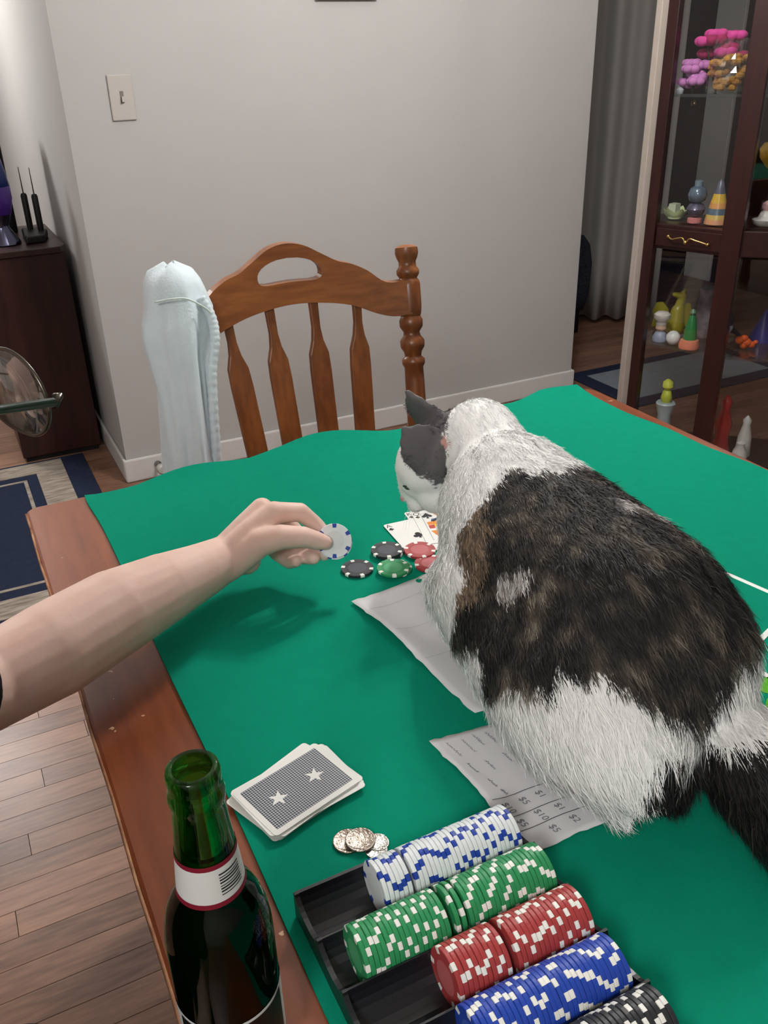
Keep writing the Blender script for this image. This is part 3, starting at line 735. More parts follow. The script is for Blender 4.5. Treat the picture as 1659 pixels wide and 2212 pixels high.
lathe_thing('green_cone_bottle', 'green cone-shaped bottle on salmon pink foot in the cabinet', 'ornament', (2.150, 2.095, SH1), [
    ('pink_foot', [(0.033, 0), (0.034, 0.01), (0.029, 0.026), (0.022, 0.029)], C(220, 130, 104)), ('green_cone', [(0.022, 0.029), (0.019, 0.06), (0.014, 0.09), (0.008, 0.108)], C(52, 130, 66)), ('stopper', [(0.006, 0.108), (0.010, 0.116), (0.006, 0.126), (0.002, 0.128)], C(110, 140, 110))])
og = thing('orange_ornament', 'bright orange crumpled ornament on the lower shelf', 'ornament', (2.30, 1.995, SH1))
mb = MB(); b0 = Vector((2.29, 1.99, SH1))
for dx, dz, r in ((-0.02, 0.03, 0.014), (-0.005, 0.036, 0.013), (0.004, 0.022, 0.016), (0.02, 0.014, 0.013), (-0.004, 0.012, 0.012), (0.034, 0.022, 0.008)): mb.ell(b0 + rr_ * dx + Vector((0, 0, dz)), (r, r, r * 0.9), 9, 6)
obj('lump', mb, C(226, 92, 24, rough=0.6), og, smooth=True)
lathe_thing('blue_pyramid', 'dark blue pointed pyramid ornament at the cabinet\'s right', 'ornament', (2.41, 2.03, SH1), [('pyramid', [(0.045, 0), (0.045, 0.004), (0.002, 0.105)], C(40, 40, 120))])
bd = thing('magpie_figurine', 'dark and white bird figurine in the cabinet\'s lower half', 'figurine', (2.27, 2.06, SH1))
mb = MB(); q0 = Vector((2.285, 2.085, SH1)); mb.cone(q0 + Vector((0, 0, 0.03)) - rr_ * 0.02, q0 + Vector((0, 0, 0.075)) + rr_ * 0.015, 0.026, 0.02); mb.cone(q0 + Vector((0, 0, 0.09)) + rr_ * 0.01, q0 + Vector((0, 0, 0.125)) - rr_ * 0.02, 0.016, 0.012); mb.cone(q0 + Vector((0, 0, 0.05)) + rr_ * 0.02, q0 + Vector((0, 0, 0.02)) + rr_ * 0.06, 0.012, 0.006)
obj('bird_body', mb, C(40, 36, 38), bd, smooth=True)
obj('white_wing', MB().ell(q0 + Vector((0, -0.02, 0.05)) - rr_ * 0.005, (0.03, 0.008, 0.016), 12, 8), C(190, 186, 184), bd, smooth=True)
obj('rock_base', MB().ell(q0 + Vector((0, 0, 0.008)), (0.05, 0.035, 0.008), 12, 6), C(120, 110, 104), bd, smooth=True)
lathe_thing('grey_wrapped_vase', 'grey ribbed vase with crossed dark bands behind the dragon', 'vase', (2.285, 2.165, SH1), [('vase', [(0.028, 0), (0.034, 0.03), (0.036, 0.09), (0.030, 0.14), (0.034, 0.165), (0.028, 0.166)], mat('crossed_glaze', S(150, 140, 140), 0.4, color2=S(70, 50, 56), scale=18))])
# bottom deck
yl = lathe_thing('yellow_figurine', 'yellow-green figurine on a pale stand low in the cabinet', 'figurine', (2.165, 2.18, SH0), [
    ('pale_stand', [(0.032, 0), (0.036, 0.02), (0.022, 0.10), (0.034, 0.145), (0.03, 0.15)], C(170, 184, 186)), ('body', [(0.014, 0.15), (0.02, 0.165), (0.014, 0.19), (0.008, 0.195)], C(196, 206, 70)), ('head', [(0.008, 0.194), (0.018, 0.205), (0.017, 0.222), (0.006, 0.232)], C(206, 214, 80))])
rdt = thing('red_ornament', 'tall ruby red ornament on the cabinet\'s bottom deck', 'ornament', (2.255, 1.985, SH0))
obj('red_glass', MB().lathe([(0.03, 0), (0.036, 0.02), (0.022, 0.07), (0.028, 0.12), (0.014, 0.17), (0.018, 0.20), (0.004, 0.22)], 20, c=(2.245, 1.985, SH0)), C(150, 20, 24, rough=0.15), rdt, smooth=True)
for i, (x, y, h) in enumerate(((2.305, 1.94, 0.15), (2.275, 1.925, 0.07))):
    lathe_thing('white_figurine', ['tall white porcelain figurine by the cabinet\'s dark post', 'short white porcelain egg beside the tall white figurine'][i], 'figurine', (x, y, SH0), [('porcelain', [(0.018, 0), (0.026, 0.01), (0.022, h * 0.5), (0.012, h * 0.8), (0.014, h * 0.9), (0.003, h)], C(206, 204, 200))])

# ------------------------------------------------------------------ dim passage beyond: curtain, bag, door
M_curt = mat('grey_curtain', S(150, 148, 144), 0.9, 0.1, var=0.06, scale=4)
ct = MB(); vs = []; n = 90
A = Vector((2.70, 3.93, 0)); B = Vector((3.31, 3.49, 0)); dA = (B - A).normalized(); nA = Vector((-dA.y, dA.x, 0))
for j, z in enumerate((0.035, 0.3, 0.8, 1.5, 2.38)):
    for i in range(n + 1):
        t = i / n; p = A.lerp(B, t) + nA * (0.022 * math.sin(t * 40) + 0.012 * math.sin(t * 17 + 1)) * (1 if j < 4 else 0.6)
        vs.append((p.x, p.y, z + (0.008 * math.sin(t * 40 + 0.5) if j == 0 else 0)))
ct.add(vs, [(j * (n + 1) + i, j * (n + 1) + i + 1, (j + 1) * (n + 1) + i + 1, (j + 1) * (n + 1) + i) for j in range(4) for i in range(n)])
cto = thing('curtain', 'long grey curtain hanging in the dim passage', 'curtain', (3.16, 3.6, 0.03))
obj('cloth', ct, M_curt, cto, smooth=True, solid=0.004)
obj('rod', MB().tube([A + Vector((0, 0, 2.39)) - dA * 0.05, B + Vector((0, 0, 2.39)) + dA * 0.05], 0.012, 10), M_dark, cto, smooth=True)
bk = thing('dark_office_chair', 'dark blue-black padded backrest half hidden by the wall end', 'chair', (2.82, 3.55, 0))
bkm = mat('black_mesh_fabric', S(34, 38, 48), 0.9, 0.15, color2=S(60, 64, 72), scale=120)
rows = []
for z, w in ((0.12, 0.16), (0.2, 0.20), (0.35, 0.22), (0.44, 0.20), (0.485, 0.15)):
    rows.append((z, w))
mb = MB(); vs = []
for z, w in rows:
    for k in range(16):
        a = 2 * math.pi * k / 16; vs.append((2.80 + w * 0.62 * math.cos(a), 3.62 + 0.035 * math.sin(a) - 0.25 * w * math.cos(a) + 0.06 * (z - 0.1), z))
mb.add(vs, [(j * 16 + k, j * 16 + (k + 1) % 16, (j + 1) * 16 + (k + 1) % 16, (j + 1) * 16 + k) for j in range(4) for k in range(16)] + [tuple(reversed(range(16))), tuple(range(64, 80))])
obj('padded_back', mb, bkm, bk, smooth=True)
obj('floor_bracket', MB().box((2.72, 3.58, 0), (2.88, 3.66, 0.12)), M_dark, bk)
M_doorw = wood('dark_door', S(60, 36, 30), S(34, 20, 18), 'Z', scale=4, rough=0.5)
d1 = struct('door_1', MB().box((4.26, 4.28, 0), (4.30, 4.95, 2.05)), M_doorw)
obj('door_knob', MB().ell((4.25, 4.36, 1.0), 0.025, 12, 8), M_brass, d1, smooth=True)
struct('trim_1', MB().box((4.25, 4.06, 0), (4.31, 4.27, 2.44)), M_trim, bevel=0.004)
d2 = struct('door_2', MB().box((4.26, 3.0, 0), (4.30, 4.05, 2.05)), M_doorw)
obj('door_knob', MB().ell((4.25, 3.95, 1.0), 0.025, 12, 8), M_brass, d2, smooth=True)

# ------------------------------------------------------------------ poker chips and their tray
CR, CH = 0.0197, 0.0033
def chip_mesh(name, base, spot, inner):
    mb = MB(); seg = 48; rs = [0.0, 0.0112, 0.0150, CR - 0.0004]
    def isspot(k): return (k % 8) < 2
    def ringv(r, z): return [(r * math.cos(2 * math.pi * k / seg), r * math.sin(2 * math.pi * k / seg), z) for k in range(seg)]
    V = [ringv(0.0112, CH), ringv(0.0150, CH - 0.00015), ringv(CR - 0.0004, CH), ringv(CR, CH - 0.0004), ringv(CR, 0.0004), ringv(CR - 0.0004, 0), ringv(0.0150, 0.00015), ringv(0.0112, 0)]
    vs = [v for r in V for v in r]; mb.v = list(vs)
    mb.f.append(tuple(range(seg))); mb.mi.append(2)
    for j in range(len(V) - 1):
        for k in range(seg):
            k2 = (k + 1) % seg
            mb.f.append((j * seg + k, (j + 1) * seg + k, (j + 1) * seg + k2, j * seg + k2))
            band = j in (0, 6)
            mb.mi.append((1 if (k % 8) in (3, 7) and k % 2 else 0) if band and False else (1 if (not band and isspot(k)) else 0))
    mb.f.append(tuple(reversed(range(7 * seg, 8 * seg)))); mb.mi.append(2)
    return mesh_from(name, mb, [base, spot, inner])
def cm(n, r, g, b): return mat(n, S(r, g, b), 0.45, 0.4, var=0.06, scale=90)
ink = {'white': cm('chip_white', 222, 228, 230), 'green': cm('chip_green', 46, 142, 88), 'red': cm('chip_red', 166, 62, 62), 'blue': cm('chip_blue', 36, 70, 170), 'black': cm('chip_black', 44, 46, 50)}
spotw = cm('chip_spot_white', 236, 236, 230); spotb = cm('chip_spot_blue', 30, 64, 160)
inn = {'white': cm('chip_in_white', 214, 220, 220), 'green': cm('chip_in_green', 76, 164, 112), 'red': cm('chip_in_red', 186, 96, 98), 'blue': cm('chip_in_blue', 60, 92, 180), 'black': cm('chip_in_black', 66, 68, 76)}
CHIP = {k: chip_mesh('poker_chip', ink[k], spotb if k == 'white' else spotw, inn[k]) for k in ink}
TRZ = TZ + 0.0042
ROWY = [0.3975, 0.3560, 0.3145, 0.2730, 0.2315]
TCZ = TRZ + 0.0025 + CR + 0.0003          # axis height of the rows
M_tray = mat('black_tray_plastic', S(24, 25, 30), 0.35, 0.5, var=0.2, scale=14)
ty = thing('chip_tray', 'black plastic poker chip tray with five troughs', 'tray', (0.21, 0.314, TRZ))
prof = []
yl0 = ROWY[0] + 0.0225; yl1 = ROWY[-1] - 0.0225
prof.append((yl0, TRZ)); prof.append((yl0, TCZ + 0.002))
for yc in ROWY:
    for k in range(13):
        a = math.pi * k / 12
        prof.append((yc + (CR + 0.0003) * math.cos(a), TCZ + 0.002 - (CR + 0.0012) * math.sin(a) if 0 < k < 12 else TCZ + 0.002))
prof.append((yl1, TCZ + 0.002)); prof.append((yl1, TRZ))
n = len(prof); X0, X1 = 0.126, 0.296
mb = MB(); mb.add([(X0, y, z) for y, z in prof] + [(X1, y, z) for y, z in prof], [(i, i + 1, n + i + 1, n + i) for i in range(n - 1)] + [(n - 1, 0, n, 2 * n - 1)])
obj('troughs', mb, M_tray, ty)
for x0, x1 in ((0.1225, 0.126), (0.296, 0.2995)):
    mb = MB(); pe = [(yl0, TRZ), (yl0, TCZ + 0.002)]
    for yc in ROWY:
        for k in range(13):
            a = math.pi * k / 12; pe.append((yc + 0.0197 * math.cos(a), TCZ + 0.002 - 0.009 * math.sin(a)))
    pe += [(yl1, TCZ + 0.002), (yl1, TRZ)]; m_ = len(pe)
    mb.add([(x0, y, z) for y, z in pe] + [(x1, y, z) for y, z in pe], [tuple(range(m_)), tuple(reversed(range(m_, 2 * m_)))] + [(i, (i + 1) % m_, m_ + (i + 1) % m_, m_ + i) for i in range(m_)])
    obj('end_wall', mb, M_tray, ty)
def row(color, yc, x0, x1, what, lean=0.0):
    k = 0; x = x0; nch = int((x1 - x0) / 0.00345)
    for k in range(nch):
        x = x0 + k * (x1 - x0) / nch
        M = Matrix.Rotation(math.radians(90) + lean * (1 - k / max(1, nch)) + random.uniform(-0.008, 0.008), 3, 'Y') @ Matrix.Rotation(random.random() * 6.28, 3, 'Z')
        o = inst('poker_chip', CHIP[color], (x, yc + random.uniform(-0.0001, 0.0001), TCZ + 0.0001), M)
        tag(o, '%s poker chip standing on edge, %s from the left in %s' % (color, ORD[k], what), 'poker chip', 'poker chips standing in the tray')
row('white', ROWY[0], 0.176, 0.198, 'the tray\'s short white stack', 0.02)
row('white', ROWY[0], 0.2005, 0.290, 'the tray\'s long white stack')
row('green', ROWY[1], 0.141, 0.2045, 'the tray\'s left green stack')
row('green', ROWY[1], 0.2085, 0.2185, 'the tiny middle green stack', 0.03)
row('green', ROWY[1], 0.2195, 0.291, 'the tray\'s right green stack')
row('red', ROWY[2], 0.186, 0.2255, 'the tray\'s short red stack', 0.02)
row('red', ROWY[2], 0.2305, 0.291, 'the tray\'s long red stack')
row('blue', ROWY[3], 0.180, 0.288, 'the tray\'s blue row')
row('black', ROWY[4], 0.212, 0.290, 'the tray\'s black row')

def lay_chip(color, x, y, z, rot, label, tilt=(0, 0)):
    M = Matrix.Rotation(tilt[0], 3, 'X') @ Matrix.Rotation(tilt[1], 3, 'Y') @ Matrix.Rotation(rot, 3, 'Z')
    return tag(inst('poker_chip', CHIP[color], (x, y, z), M), label, 'poker chip', 'poker chips bet on the felt')
lay_chip('black', 0.366, 0.836, FZ, 0.3, 'black poker chip lying flat, leftmost of the chips on the felt')
lay_chip('black', 0.418, 0.855, FZ, 0.9, 'lower black poker chip under the one touching the ace card')
lay_chip('black', 0.4145, 0.853, FZ + 0.0034, 0.1, 'upper black poker chip lying flat between green chip and ace card')
lay_chip('green', 0.407, 0.814, FZ, 0.5, 'lower green poker chip peeking out beneath the upper green one')
lay_chip('green', 0.402, 0.811, FZ + 0.0034, 0.0, 'upper green poker chip lying flat on another green one')
lay_chip('red', 0.452, 0.836, FZ + 0.0014, 0.2, 'red poker chip lying on the lower end of the ace card')
lay_chip('red', 0.449, 0.803, FZ, 0.7, 'red poker chip half hidden by the cat\'s white chest')

# ------------------------------------------------------------------ playing cards
M_card = mat('card_stock', S(232, 232, 228), 0.4, 0.4, var=0.02)
M_cardedge = mat('card_back_white', S(226, 228, 232), 0.4, 0.4, var=0.02)
M_black = mat('print_black', S(18, 18, 20), 0.5, 0.3, var=0.1)
def lattice():
    m = bpy.data.materials.new('back_lattice'); m.use_nodes = True
    N = m.node_tree.nodes; L = m.node_tree.links; b = N['Principled BSDF']; b.inputs['Roughness'].default_value = 0.45
    tc = N.new('ShaderNodeTexCoord'); mp = N.new('ShaderNodeMapping'); mp.inputs['Rotation'].default_value = (0, 0, math.radians(45)); mp.inputs['Scale'].default_value = (1, 1, 1)
    L.new(tc.outputs['Object'], mp.inputs['Vector'])
    ck = N.new('ShaderNodeTexChecker'); ck.inputs['Scale'].default_value = 640; ck.inputs['Color1'].default_value = S(28, 30, 36); ck.inputs['Color2'].default_value = S(168, 172, 180)
    L.new(mp.outputs[0], ck.inputs['Vector']); L.new(ck.outputs[0], b.inputs['Base Color'])
    return m
M_lat = lattice()
def rrect(w, h, r, n=4): return rounded(-w / 2, -h / 2, w / 2, h / 2, r, n)
CT = 0.00032
card_me = mesh_from('playing_card', MB().prism(rrect(0.0635, 0.0889, 0.0035), 0, CT), M_card)
def card(x, y, z, ang, label, group=None, tilt=None):
    M = Matrix.Rotation(ang, 3, 'Z')
    if tilt: M = Matrix.Rotation(tilt[0], 3, 'X') @ Matrix.Rotation(tilt[1], 3, 'Y') @ M
    return tag(inst('playing_card', card_me, (x, y, z), M), label, 'playing card', group)
def printed(parent, name, vs, fs, m, off=(0, 0), z=CT + 0.00006, rot=0.0):
    c_, s_ = math.cos(rot), math.sin(rot)
    me = bpy.data.meshes.new(name); me.from_pydata([(off[0] + v[0] * c_ - v[1] * s_, off[1] + v[0] * s_ + v[1] * c_, z) for v in vs], [], fs); me.materials.append(m); me.update()
    o = bpy.data.objects.new(name, me); COL.objects.link(o); o.parent = parent
    return o
def star(r): return [((r if k % 2 == 0 else r * 0.40) * math.cos(math.pi / 2 + k * math.pi / 5), (r if k % 2 == 0 else r * 0.40) * math.sin(math.pi / 2 + k * math.pi / 5)) for k in range(10)]
def fan(P):
    c = (sum(p[0] for p in P) / len(P), sum(p[1] for p in P) / len(P)); return [c] + list(P), [(0, 1 + i, 1 + (i + 1) % len(P)) for i in range(len(P))]
base_a = math.radians(15.6 - 90)
ND = 15
for k in range(ND):
    topc = k == ND - 1
    jit = 0 if topc else (random.uniform(-1, 1) * 0.05 + (0.10 if k in (3, 4, 5, 6) else 0) - (0.10 if k in (8, 9) else 0))
    dx, dy = (0, 0) if topc else (random.uniform(-0.002, 0.002), random.uniform(-0.002, 0.002))
    if k in (3, 4, 5, 6): dx -= 0.003; dy += 0.004
    if k in (8, 9, 10): dx += 0.004; dy += 0.001
    o = card(0.168 + dx, 0.532 + dy, FZ + k * (CT + 0.00012), base_a + jit, 'top card of the deck, grey lattice back with two white stars' if topc else '%s card from the bottom of the face-down deck beside the bottle' % ORD[k], 'cards in the face-down deck')
    if topc:
        vs, fs = fan(rounded(-0.0265, -0.0395, 0.0265, 0.0395, 0.001, 2)); printed(o, 'lattice_panel', vs, fs, M_lat)
        for yy in (-0.019, 0.019):
            vs, fs = fan(star(0.0088)); printed(o, 'white_star', vs, fs, M_card, (0, yy), CT + 0.00012, math.radians(-14))
# pips
def club(s):
    P = []
    V, F = [], []
    for cx, cy in ((0, 0.30), (-0.30, -0.08), (0.30, -0.08)):
        v, f = fan([(s * (cx + 0.27 * math.cos(2 * math.pi * k / 14)), s * (cy + 0.27 * math.sin(2 * math.pi * k / 14))) for k in range(14)])
        o = len(V); V += v; F += [tuple(i + o for i in q) for q in f]
    o = len(V); V += [(-0.16 * s, -0.55 * s), (0.16 * s, -0.55 * s), (0.05 * s, 0.1 * s), (-0.05 * s, 0.1 * s)]; F.append((o, o + 1, o + 2, o + 3))
    return V, F
def spade(s):
    P = [(0, 0.6), (0.2, 0.32), (0.48, 0.02), (0.5, -0.18), (0.36, -0.32), (0.16, -0.26), (0.05, -0.14), (0.16, -0.55), (-0.16, -0.55), (-0.05, -0.14), (-0.16, -0.26), (-0.36, -0.32), (-0.5, -0.18), (-0.48, 0.02), (-0.2, 0.32)]
    return fan([(a * s, b * s) for a, b in P])
def index(o, ch, pip):
    for sgn in (1, -1):
        vs, fs = text_polys(ch, 0.012); printed(o, 'index_letter', vs, fs, M_black, (-0.0262 * sgn, 0.0375 * sgn), rot=0 if sgn > 0 else math.pi)
        vs, fs = pip(0.0062); printed(o, 'index_pip', vs, fs, M_black, (-0.0262 * sgn, 0.0288 * sgn), rot=0 if sgn > 0 else math.pi)
def place_card(tlx, tly, th, z, label, tilt=None):
    cx = tlx + math.cos(th) * 0.03175 + math.sin(th) * 0.04445; cy = tly + math.sin(th) * 0.03175 - math.cos(th) * 0.04445
    return card(cx, cy, z, th, label, None, tilt)
kc = place_card(0.484, 0.940, math.radians(-9), FZ + 0.0001, 'playing card lying lowest, mostly hidden under the ace and queen'); index(kc, 'K', spade)
ac = place_card(0.443, 0.921, math.radians(-4), FZ + 0.0008, 'ace of clubs lying face up near the cat\'s chin'); index(ac, 'A', club)
vs, fs = club(0.0135); printed(ac, 'centre_pip', vs, fs, M_black)
qc = place_card(0.4915, 0.933, math.radians(-15), FZ + 0.0016, 'queen of spades face up, tucked against the cat\'s white chest'); index(qc, 'Q', spade)
vs, fs = spade(0.014); printed(qc, 'suit_pip', vs, fs, M_black, (-0.0135, 0.030))
PR = lambda n, r, g, b: mat('court_' + n, S(r, g, b), 0.5, 0.3, var=0.08)
court = {'o': PR('orange', 224, 136, 40), 'y': PR('yellow', 232, 190, 60), 'b': PR('blue', 60, 90, 150), 'w': M_card, 'k': M_black, 'r': PR('red', 190, 60, 40)}
for key, P in (('k', [(-0.021, 0.0375), (0.021, 0.0375), (0.021, 0.0370), (-0.021, 0.0370)]), ('k', [(-0.021, 0.0375), (-0.0205, 0.0375), (-0.0205, -0.0375), (-0.021, -0.0375)]), ('o', [(-0.004, 0.036), (0.012, 0.036), (0.016, 0.024), (0.002, 0.022)]), ('y', [(-0.001, 0.034), (0.006, 0.035), (0.008, 0.029), (0.0, 0.028)]), ('k', [(0.006, 0.028), (0.012, 0.030), (-0.008, 0.012), (-0.012, 0.014)]),
               ('o', [(-0.018, 0.012), (0.018, 0.018), (0.018, 0.008), (-0.018, 0.004)]), ('b', [(-0.010, 0.020), (0.002, 0.022), (0.0, 0.014), (-0.012, 0.013)]), ('y', [(-0.012, 0.006), (0.006, 0.009), (0.006, -0.001), (-0.010, -0.003)]), ('r', [(-0.018, 0.003), (-0.010, 0.004), (-0.010, -0.006), (-0.018, -0.006)]), ('b', [(-0.006, -0.008), (0.0, -0.007), (-0.002, -0.018), (-0.006, -0.018)]),
               ('o', [(-0.018, -0.012), (0.018, -0.010), (0.016, -0.026), (-0.012, -0.030)]), ('y', [(-0.006, -0.014), (0.008, -0.014), (0.006, -0.022), (-0.004, -0.022)])):
    vs, fs = fan(P); printed(qc, 'court_figure_patch', vs, fs, court[key], z=CT + 0.00005 + 0.00003 * random.random())

# ------------------------------------------------------------------ papers
M_paper = mat('paper', S(214, 214, 216), 0.8, 0.2, var=0.03, scale=12)
M_pencil = mat('pencil', S(120, 120, 128), 0.8, 0.2, var=0.1)
def sheet(corners, nx, ny, zf, ragged=0.0012):
    a, b, c_, d = [Vector((p[0], p[1], 0)) for p in corners]; vs = []
    for j in range(ny + 1):
        for i in range(nx + 1):
            u, v = i / nx, j / ny; p = a.lerp(b, u).lerp(d.lerp(c_, u), v)
            if i in (0, nx) or j in (0, ny): p += Vector((mnoise.noise((i * 0.9, j * 0.9, 3.1)), mnoise.noise((i * 0.9, j * 0.9, 7.7)), 0)) * ragged * 2
            vs.append((p.x, p.y, zf(u, v)))
    return MB().add(vs, [(j * (nx + 1) + i, j * (nx + 1) + i + 1, (j + 1) * (nx + 1) + i + 1, (j + 1) * (nx + 1) + i) for j in range(ny) for i in range(nx)])
pa = thing('paper_sheet', 'torn white paper with lifted edge under the cat\'s front half', 'paper', (0.40, 0.66, FZ))
z1 = lambda u, v: FZ + 0.0004 + 0.010 * math.exp(-(u / 0.10) ** 2) * math.exp(-((v - 0.35) / 0.30) ** 2)
obj('page', sheet(((0.329, 0.773), (0.545, 0.802), (0.545, 0.565), (0.352, 0.545)), 24, 26, z1), M_paper, pa, smooth=True, solid=0.00025)
for v in (0.13, 0.36, 0.60):
    mb = MB(); prev = None
    for i in range(12):
        u = 0.03 + i * 0.03; p = Vector((0.329 + 0.216 * u + 0.023 * v, 0.773 + 0.03 * u - 0.228 * v, z1(u, v) + 0.0004))
        if prev is not None:
            d = (p - prev); s_ = Vector((0, 0.0003, 0)); mb.add([prev - s_, p - s_, p + s_, prev + s_], [(0, 1, 2, 3)])
        prev = p
    obj('fold_line', mb, mat('crease', S(180, 180, 184), 0.85, var=0.03), pa)
obj('punched_hole', MB().add([(0.419 + 0.0042 * math.cos(2 * math.pi * k / 16), 0.777 + 0.0042 * math.sin(2 * math.pi * k / 16), FZ + 0.0010) for k in range(16)], [tuple(range(16))]), M_felt, pa)
pb = thing('score_sheet', 'white score sheet with pencilled columns under the cat\'s hind end', 'paper', (0.34, 0.46, FZ))
z2 = lambda u, v: FZ + 0.0006 + 0.004 * math.exp(-(u / 0.12) ** 2) * math.sin(math.pi * min(1, v * 1.2)) ** 2
obj('page', sheet(((0.296, 0.534), (0.415, 0.519), (0.420, 0.384), (0.306, 0.386)), 20, 24, z2), M_paper, pb, smooth=True, solid=0.00025)
def on_pb(u, v): 
    a = Vector((0.296, 0.534, 0)).lerp(Vector((0.415, 0.519, 0)), u); b = Vector((0.306, 0.386, 0)).lerp(Vector((0.420, 0.384, 0)), u); p = a.lerp(b, v); p.z = z2(u, v) + 0.00045; return p
def pen(mb, P, w=0.00045):
    for a, b in zip(P[:-1], P[1:]):
        d = (b - a).normalized(); s_ = Vector((-d.y, d.x, 0)) * w / 2; mb.add([a - s_, b - s_, b + s_, a + s_], [(0, 1, 2, 3)])
for v in (0.60, 0.745, 0.85):
    mb = MB(); pen(mb, [on_pb(0.04 + 0.09 * i, v + 0.004 * math.sin(i * 1.3)) for i in range(10)], 0.0006); obj('ruled_line', mb, M_black, pb)
def scrawl(u, v, du, dv, n, seed):
    """a short illegible handwritten word running down the page"""
    r = random.Random(seed); P = []
    for i in range(n * 4):
        t = i / (n * 4); amp = r.choice((0.5, 0.5, 1.0)) * 0.018
        P.append(on_pb(u + du * t + (amp if i % 2 else -amp * 0.4), v + dv * t + r.uniform(-0.004, 0.004)))
    mb = MB(); pen(mb, P, 0.0004); obj('handwriting', mb, M_pencil, pb)
def amount(u, v, txt):
    vs, fs = text_polys(txt, 0.0085, 0.2); p = on_pb(u, v); a = math.radians(-80); mb = MB()
    mb.add([(p.x + q.x * math.cos(a) - q.y * math.sin(a), p.y + q.x * math.sin(a) + q.y * math.cos(a), p.z) for q in vs], fs); obj('handwritten_amount', mb, M_pencil, pb)
k = 0
for u, v, dv in ((0.10, 0.06, 0.16), (0.22, 0.07, 0.14), (0.32, 0.05, 0.12), (0.42, 0.06, 0.12), (0.10, 0.28, 0.10), (0.24, 0.29, 0.10), (0.40, 0.27, 0.10), (0.54, 0.26, 0.10), (0.14, 0.44, 0.08), (0.16, 0.54, 0.05), (0.62, 0.62, 0.08), (0.66, 0.78, 0.05)):
    scrawl(u, v, 0.01, dv, 4, k); k += 1
for u, v, t in ((0.10, 0.68, '$10'), (0.24, 0.665, '$5'), (0.38, 0.66, '$1'), (0.52, 0.655, '$2'), (0.10, 0.80, '$5'), (0.26, 0.795, '$10'), (0.42, 0.79, '$1'), (0.26, 0.91, '$5'), (0.44, 0.90, '$2'), (0.60, 0.89, '$1')):
    amount(u, v, t)

# ------------------------------------------------------------------ coins
M_coin = mat('nickel_silver', S(176, 164, 152), 0.28, metal=0.95, var=0.25, scale=160, bump=0.5, bscale=380)
coin_me = mesh_from('coin', MB().lathe([(0.0108, 0), (0.0121, 0.0002), (0.01215, 0.0016), (0.0112, 0.00175), (0.0108, 0.0015), (0.003, 0.00165)], 32), M_coin, smooth=True)
small_me = mesh_from('coin', MB().lathe([(0.0084, 0), (0.0089, 0.0002), (0.0089, 0.0012), (0.0083, 0.00135), (0.0079, 0.0011), (0.003, 0.0013)], 32), mat('dime_silver', S(206, 204, 198), 0.22, metal=0.95, var=0.3, scale=200, bump=0.5, bscale=420), smooth=True)
for x, y, z, me, t, lab in ((0.184, 0.4635, FZ, coin_me, 0, 'silver coin lying lowest at the left of the small coin pile'), (0.1925, 0.4585, FZ + 0.0019, coin_me, 0.03, 'worn silver coin lying on top of the pile by the tray'), (0.200, 0.4455, FZ, small_me, 0, 'small bright coin half under the pile beside the chip tray'), (0.2045, 0.4515, FZ + 0.0002, small_me, 0.1, 'small shiny coin leaning on the pile behind the chip tray')):
    tag(inst('coin', me, (x, y, z), Matrix.Rotation(t, 3, 'Y')), lab, 'coin', 'loose coins by the tray')

# ------------------------------------------------------------------ beer bottle
BX, BY = 0.055, 0.343
def glassy(name, tint, gloss): return clear_glass(name, tint, gloss, 0.03, 0.7, True)
M_bottle = glassy('green_bottle_glass', (0.33, 0.74, 0.28, 1), 0.0)
M_beer = mat('dark_beer', S(9, 9, 7), 0.7, 0.1, var=0.3, scale=15)
bt = thing('beer_bottle', 'green glass beer bottle with white neck label on the table edge', 'bottle', (BX, BY, TZ))
outer = [(0.026, 0.0), (0.0295, 0.004), (0.0302, 0.010), (0.0302, 0.112), (0.0300, 0.124), (0.0288, 0.134), (0.0262, 0.144), (0.0228, 0.152), (0.0198, 0.158), (0.0182, 0.164), (0.0174, 0.172), (0.0160, 0.188), (0.0146, 0.204), (0.0138, 0.216), (0.0137, 0.220), (0.0146, 0.222), (0.0148, 0.226), (0.0141, 0.229), (0.0134, 0.231), (0.0138, 0.234), (0.0140, 0.2385), (0.0134, 0.2415), (0.0120, 0.2425)]
inner = [(0.0102, 0.2420), (0.0095, 0.236), (0.0098, 0.218), (0.0120, 0.200), (0.0148, 0.176), (0.0156, 0.1655)]
obj('glass', MB().lathe(outer + inner, 48, c=(BX, BY, TZ)), M_bottle, bt, smooth=True, sharp=60)
obj('beer', MB().lathe([(0.022, 0.004), (0.0292, 0.010), (0.0292, 0.112), (0.0290, 0.124), (0.0277, 0.134), (0.0250, 0.144), (0.0215, 0.152), (0.0186, 0.158), (0.0168, 0.164), (0.0155, 0.1652)], 40, c=(BX, BY, TZ)), M_beer, bt, smooth=True, sharp=60)
def band(z0, z1, a0, a1, r0, r1, m, name, seg=28, parent=bt):
    mb = MB(); vs = []
    for z, r in ((z0, r0), ((z0 + z1) / 2, (r0 + r1) / 2), (z1, r1)):
        for k in range(seg + 1):
            a = a0 + (a1 - a0) * k / seg; vs.append((BX + r * math.cos(a), BY + r * math.sin(a), TZ + z))
    mb.add(vs, [(j * (seg + 1) + k, j * (seg + 1) + k + 1, (j + 1) * (seg + 1) + k + 1, (j + 1) * (seg + 1) + k) for j in range(2) for k in range(seg)])
    return obj(name, mb, m, parent, smooth=True)
M_label = mat('label_paper', S(206, 206, 204), 0.6, 0.3, var=0.03); M_lred = mat('label_red', S(120, 20, 40), 0.6, 0.3, var=0.1)
af = math.atan2(-BY, -BX)          # side of the bottle that faces the room's near end
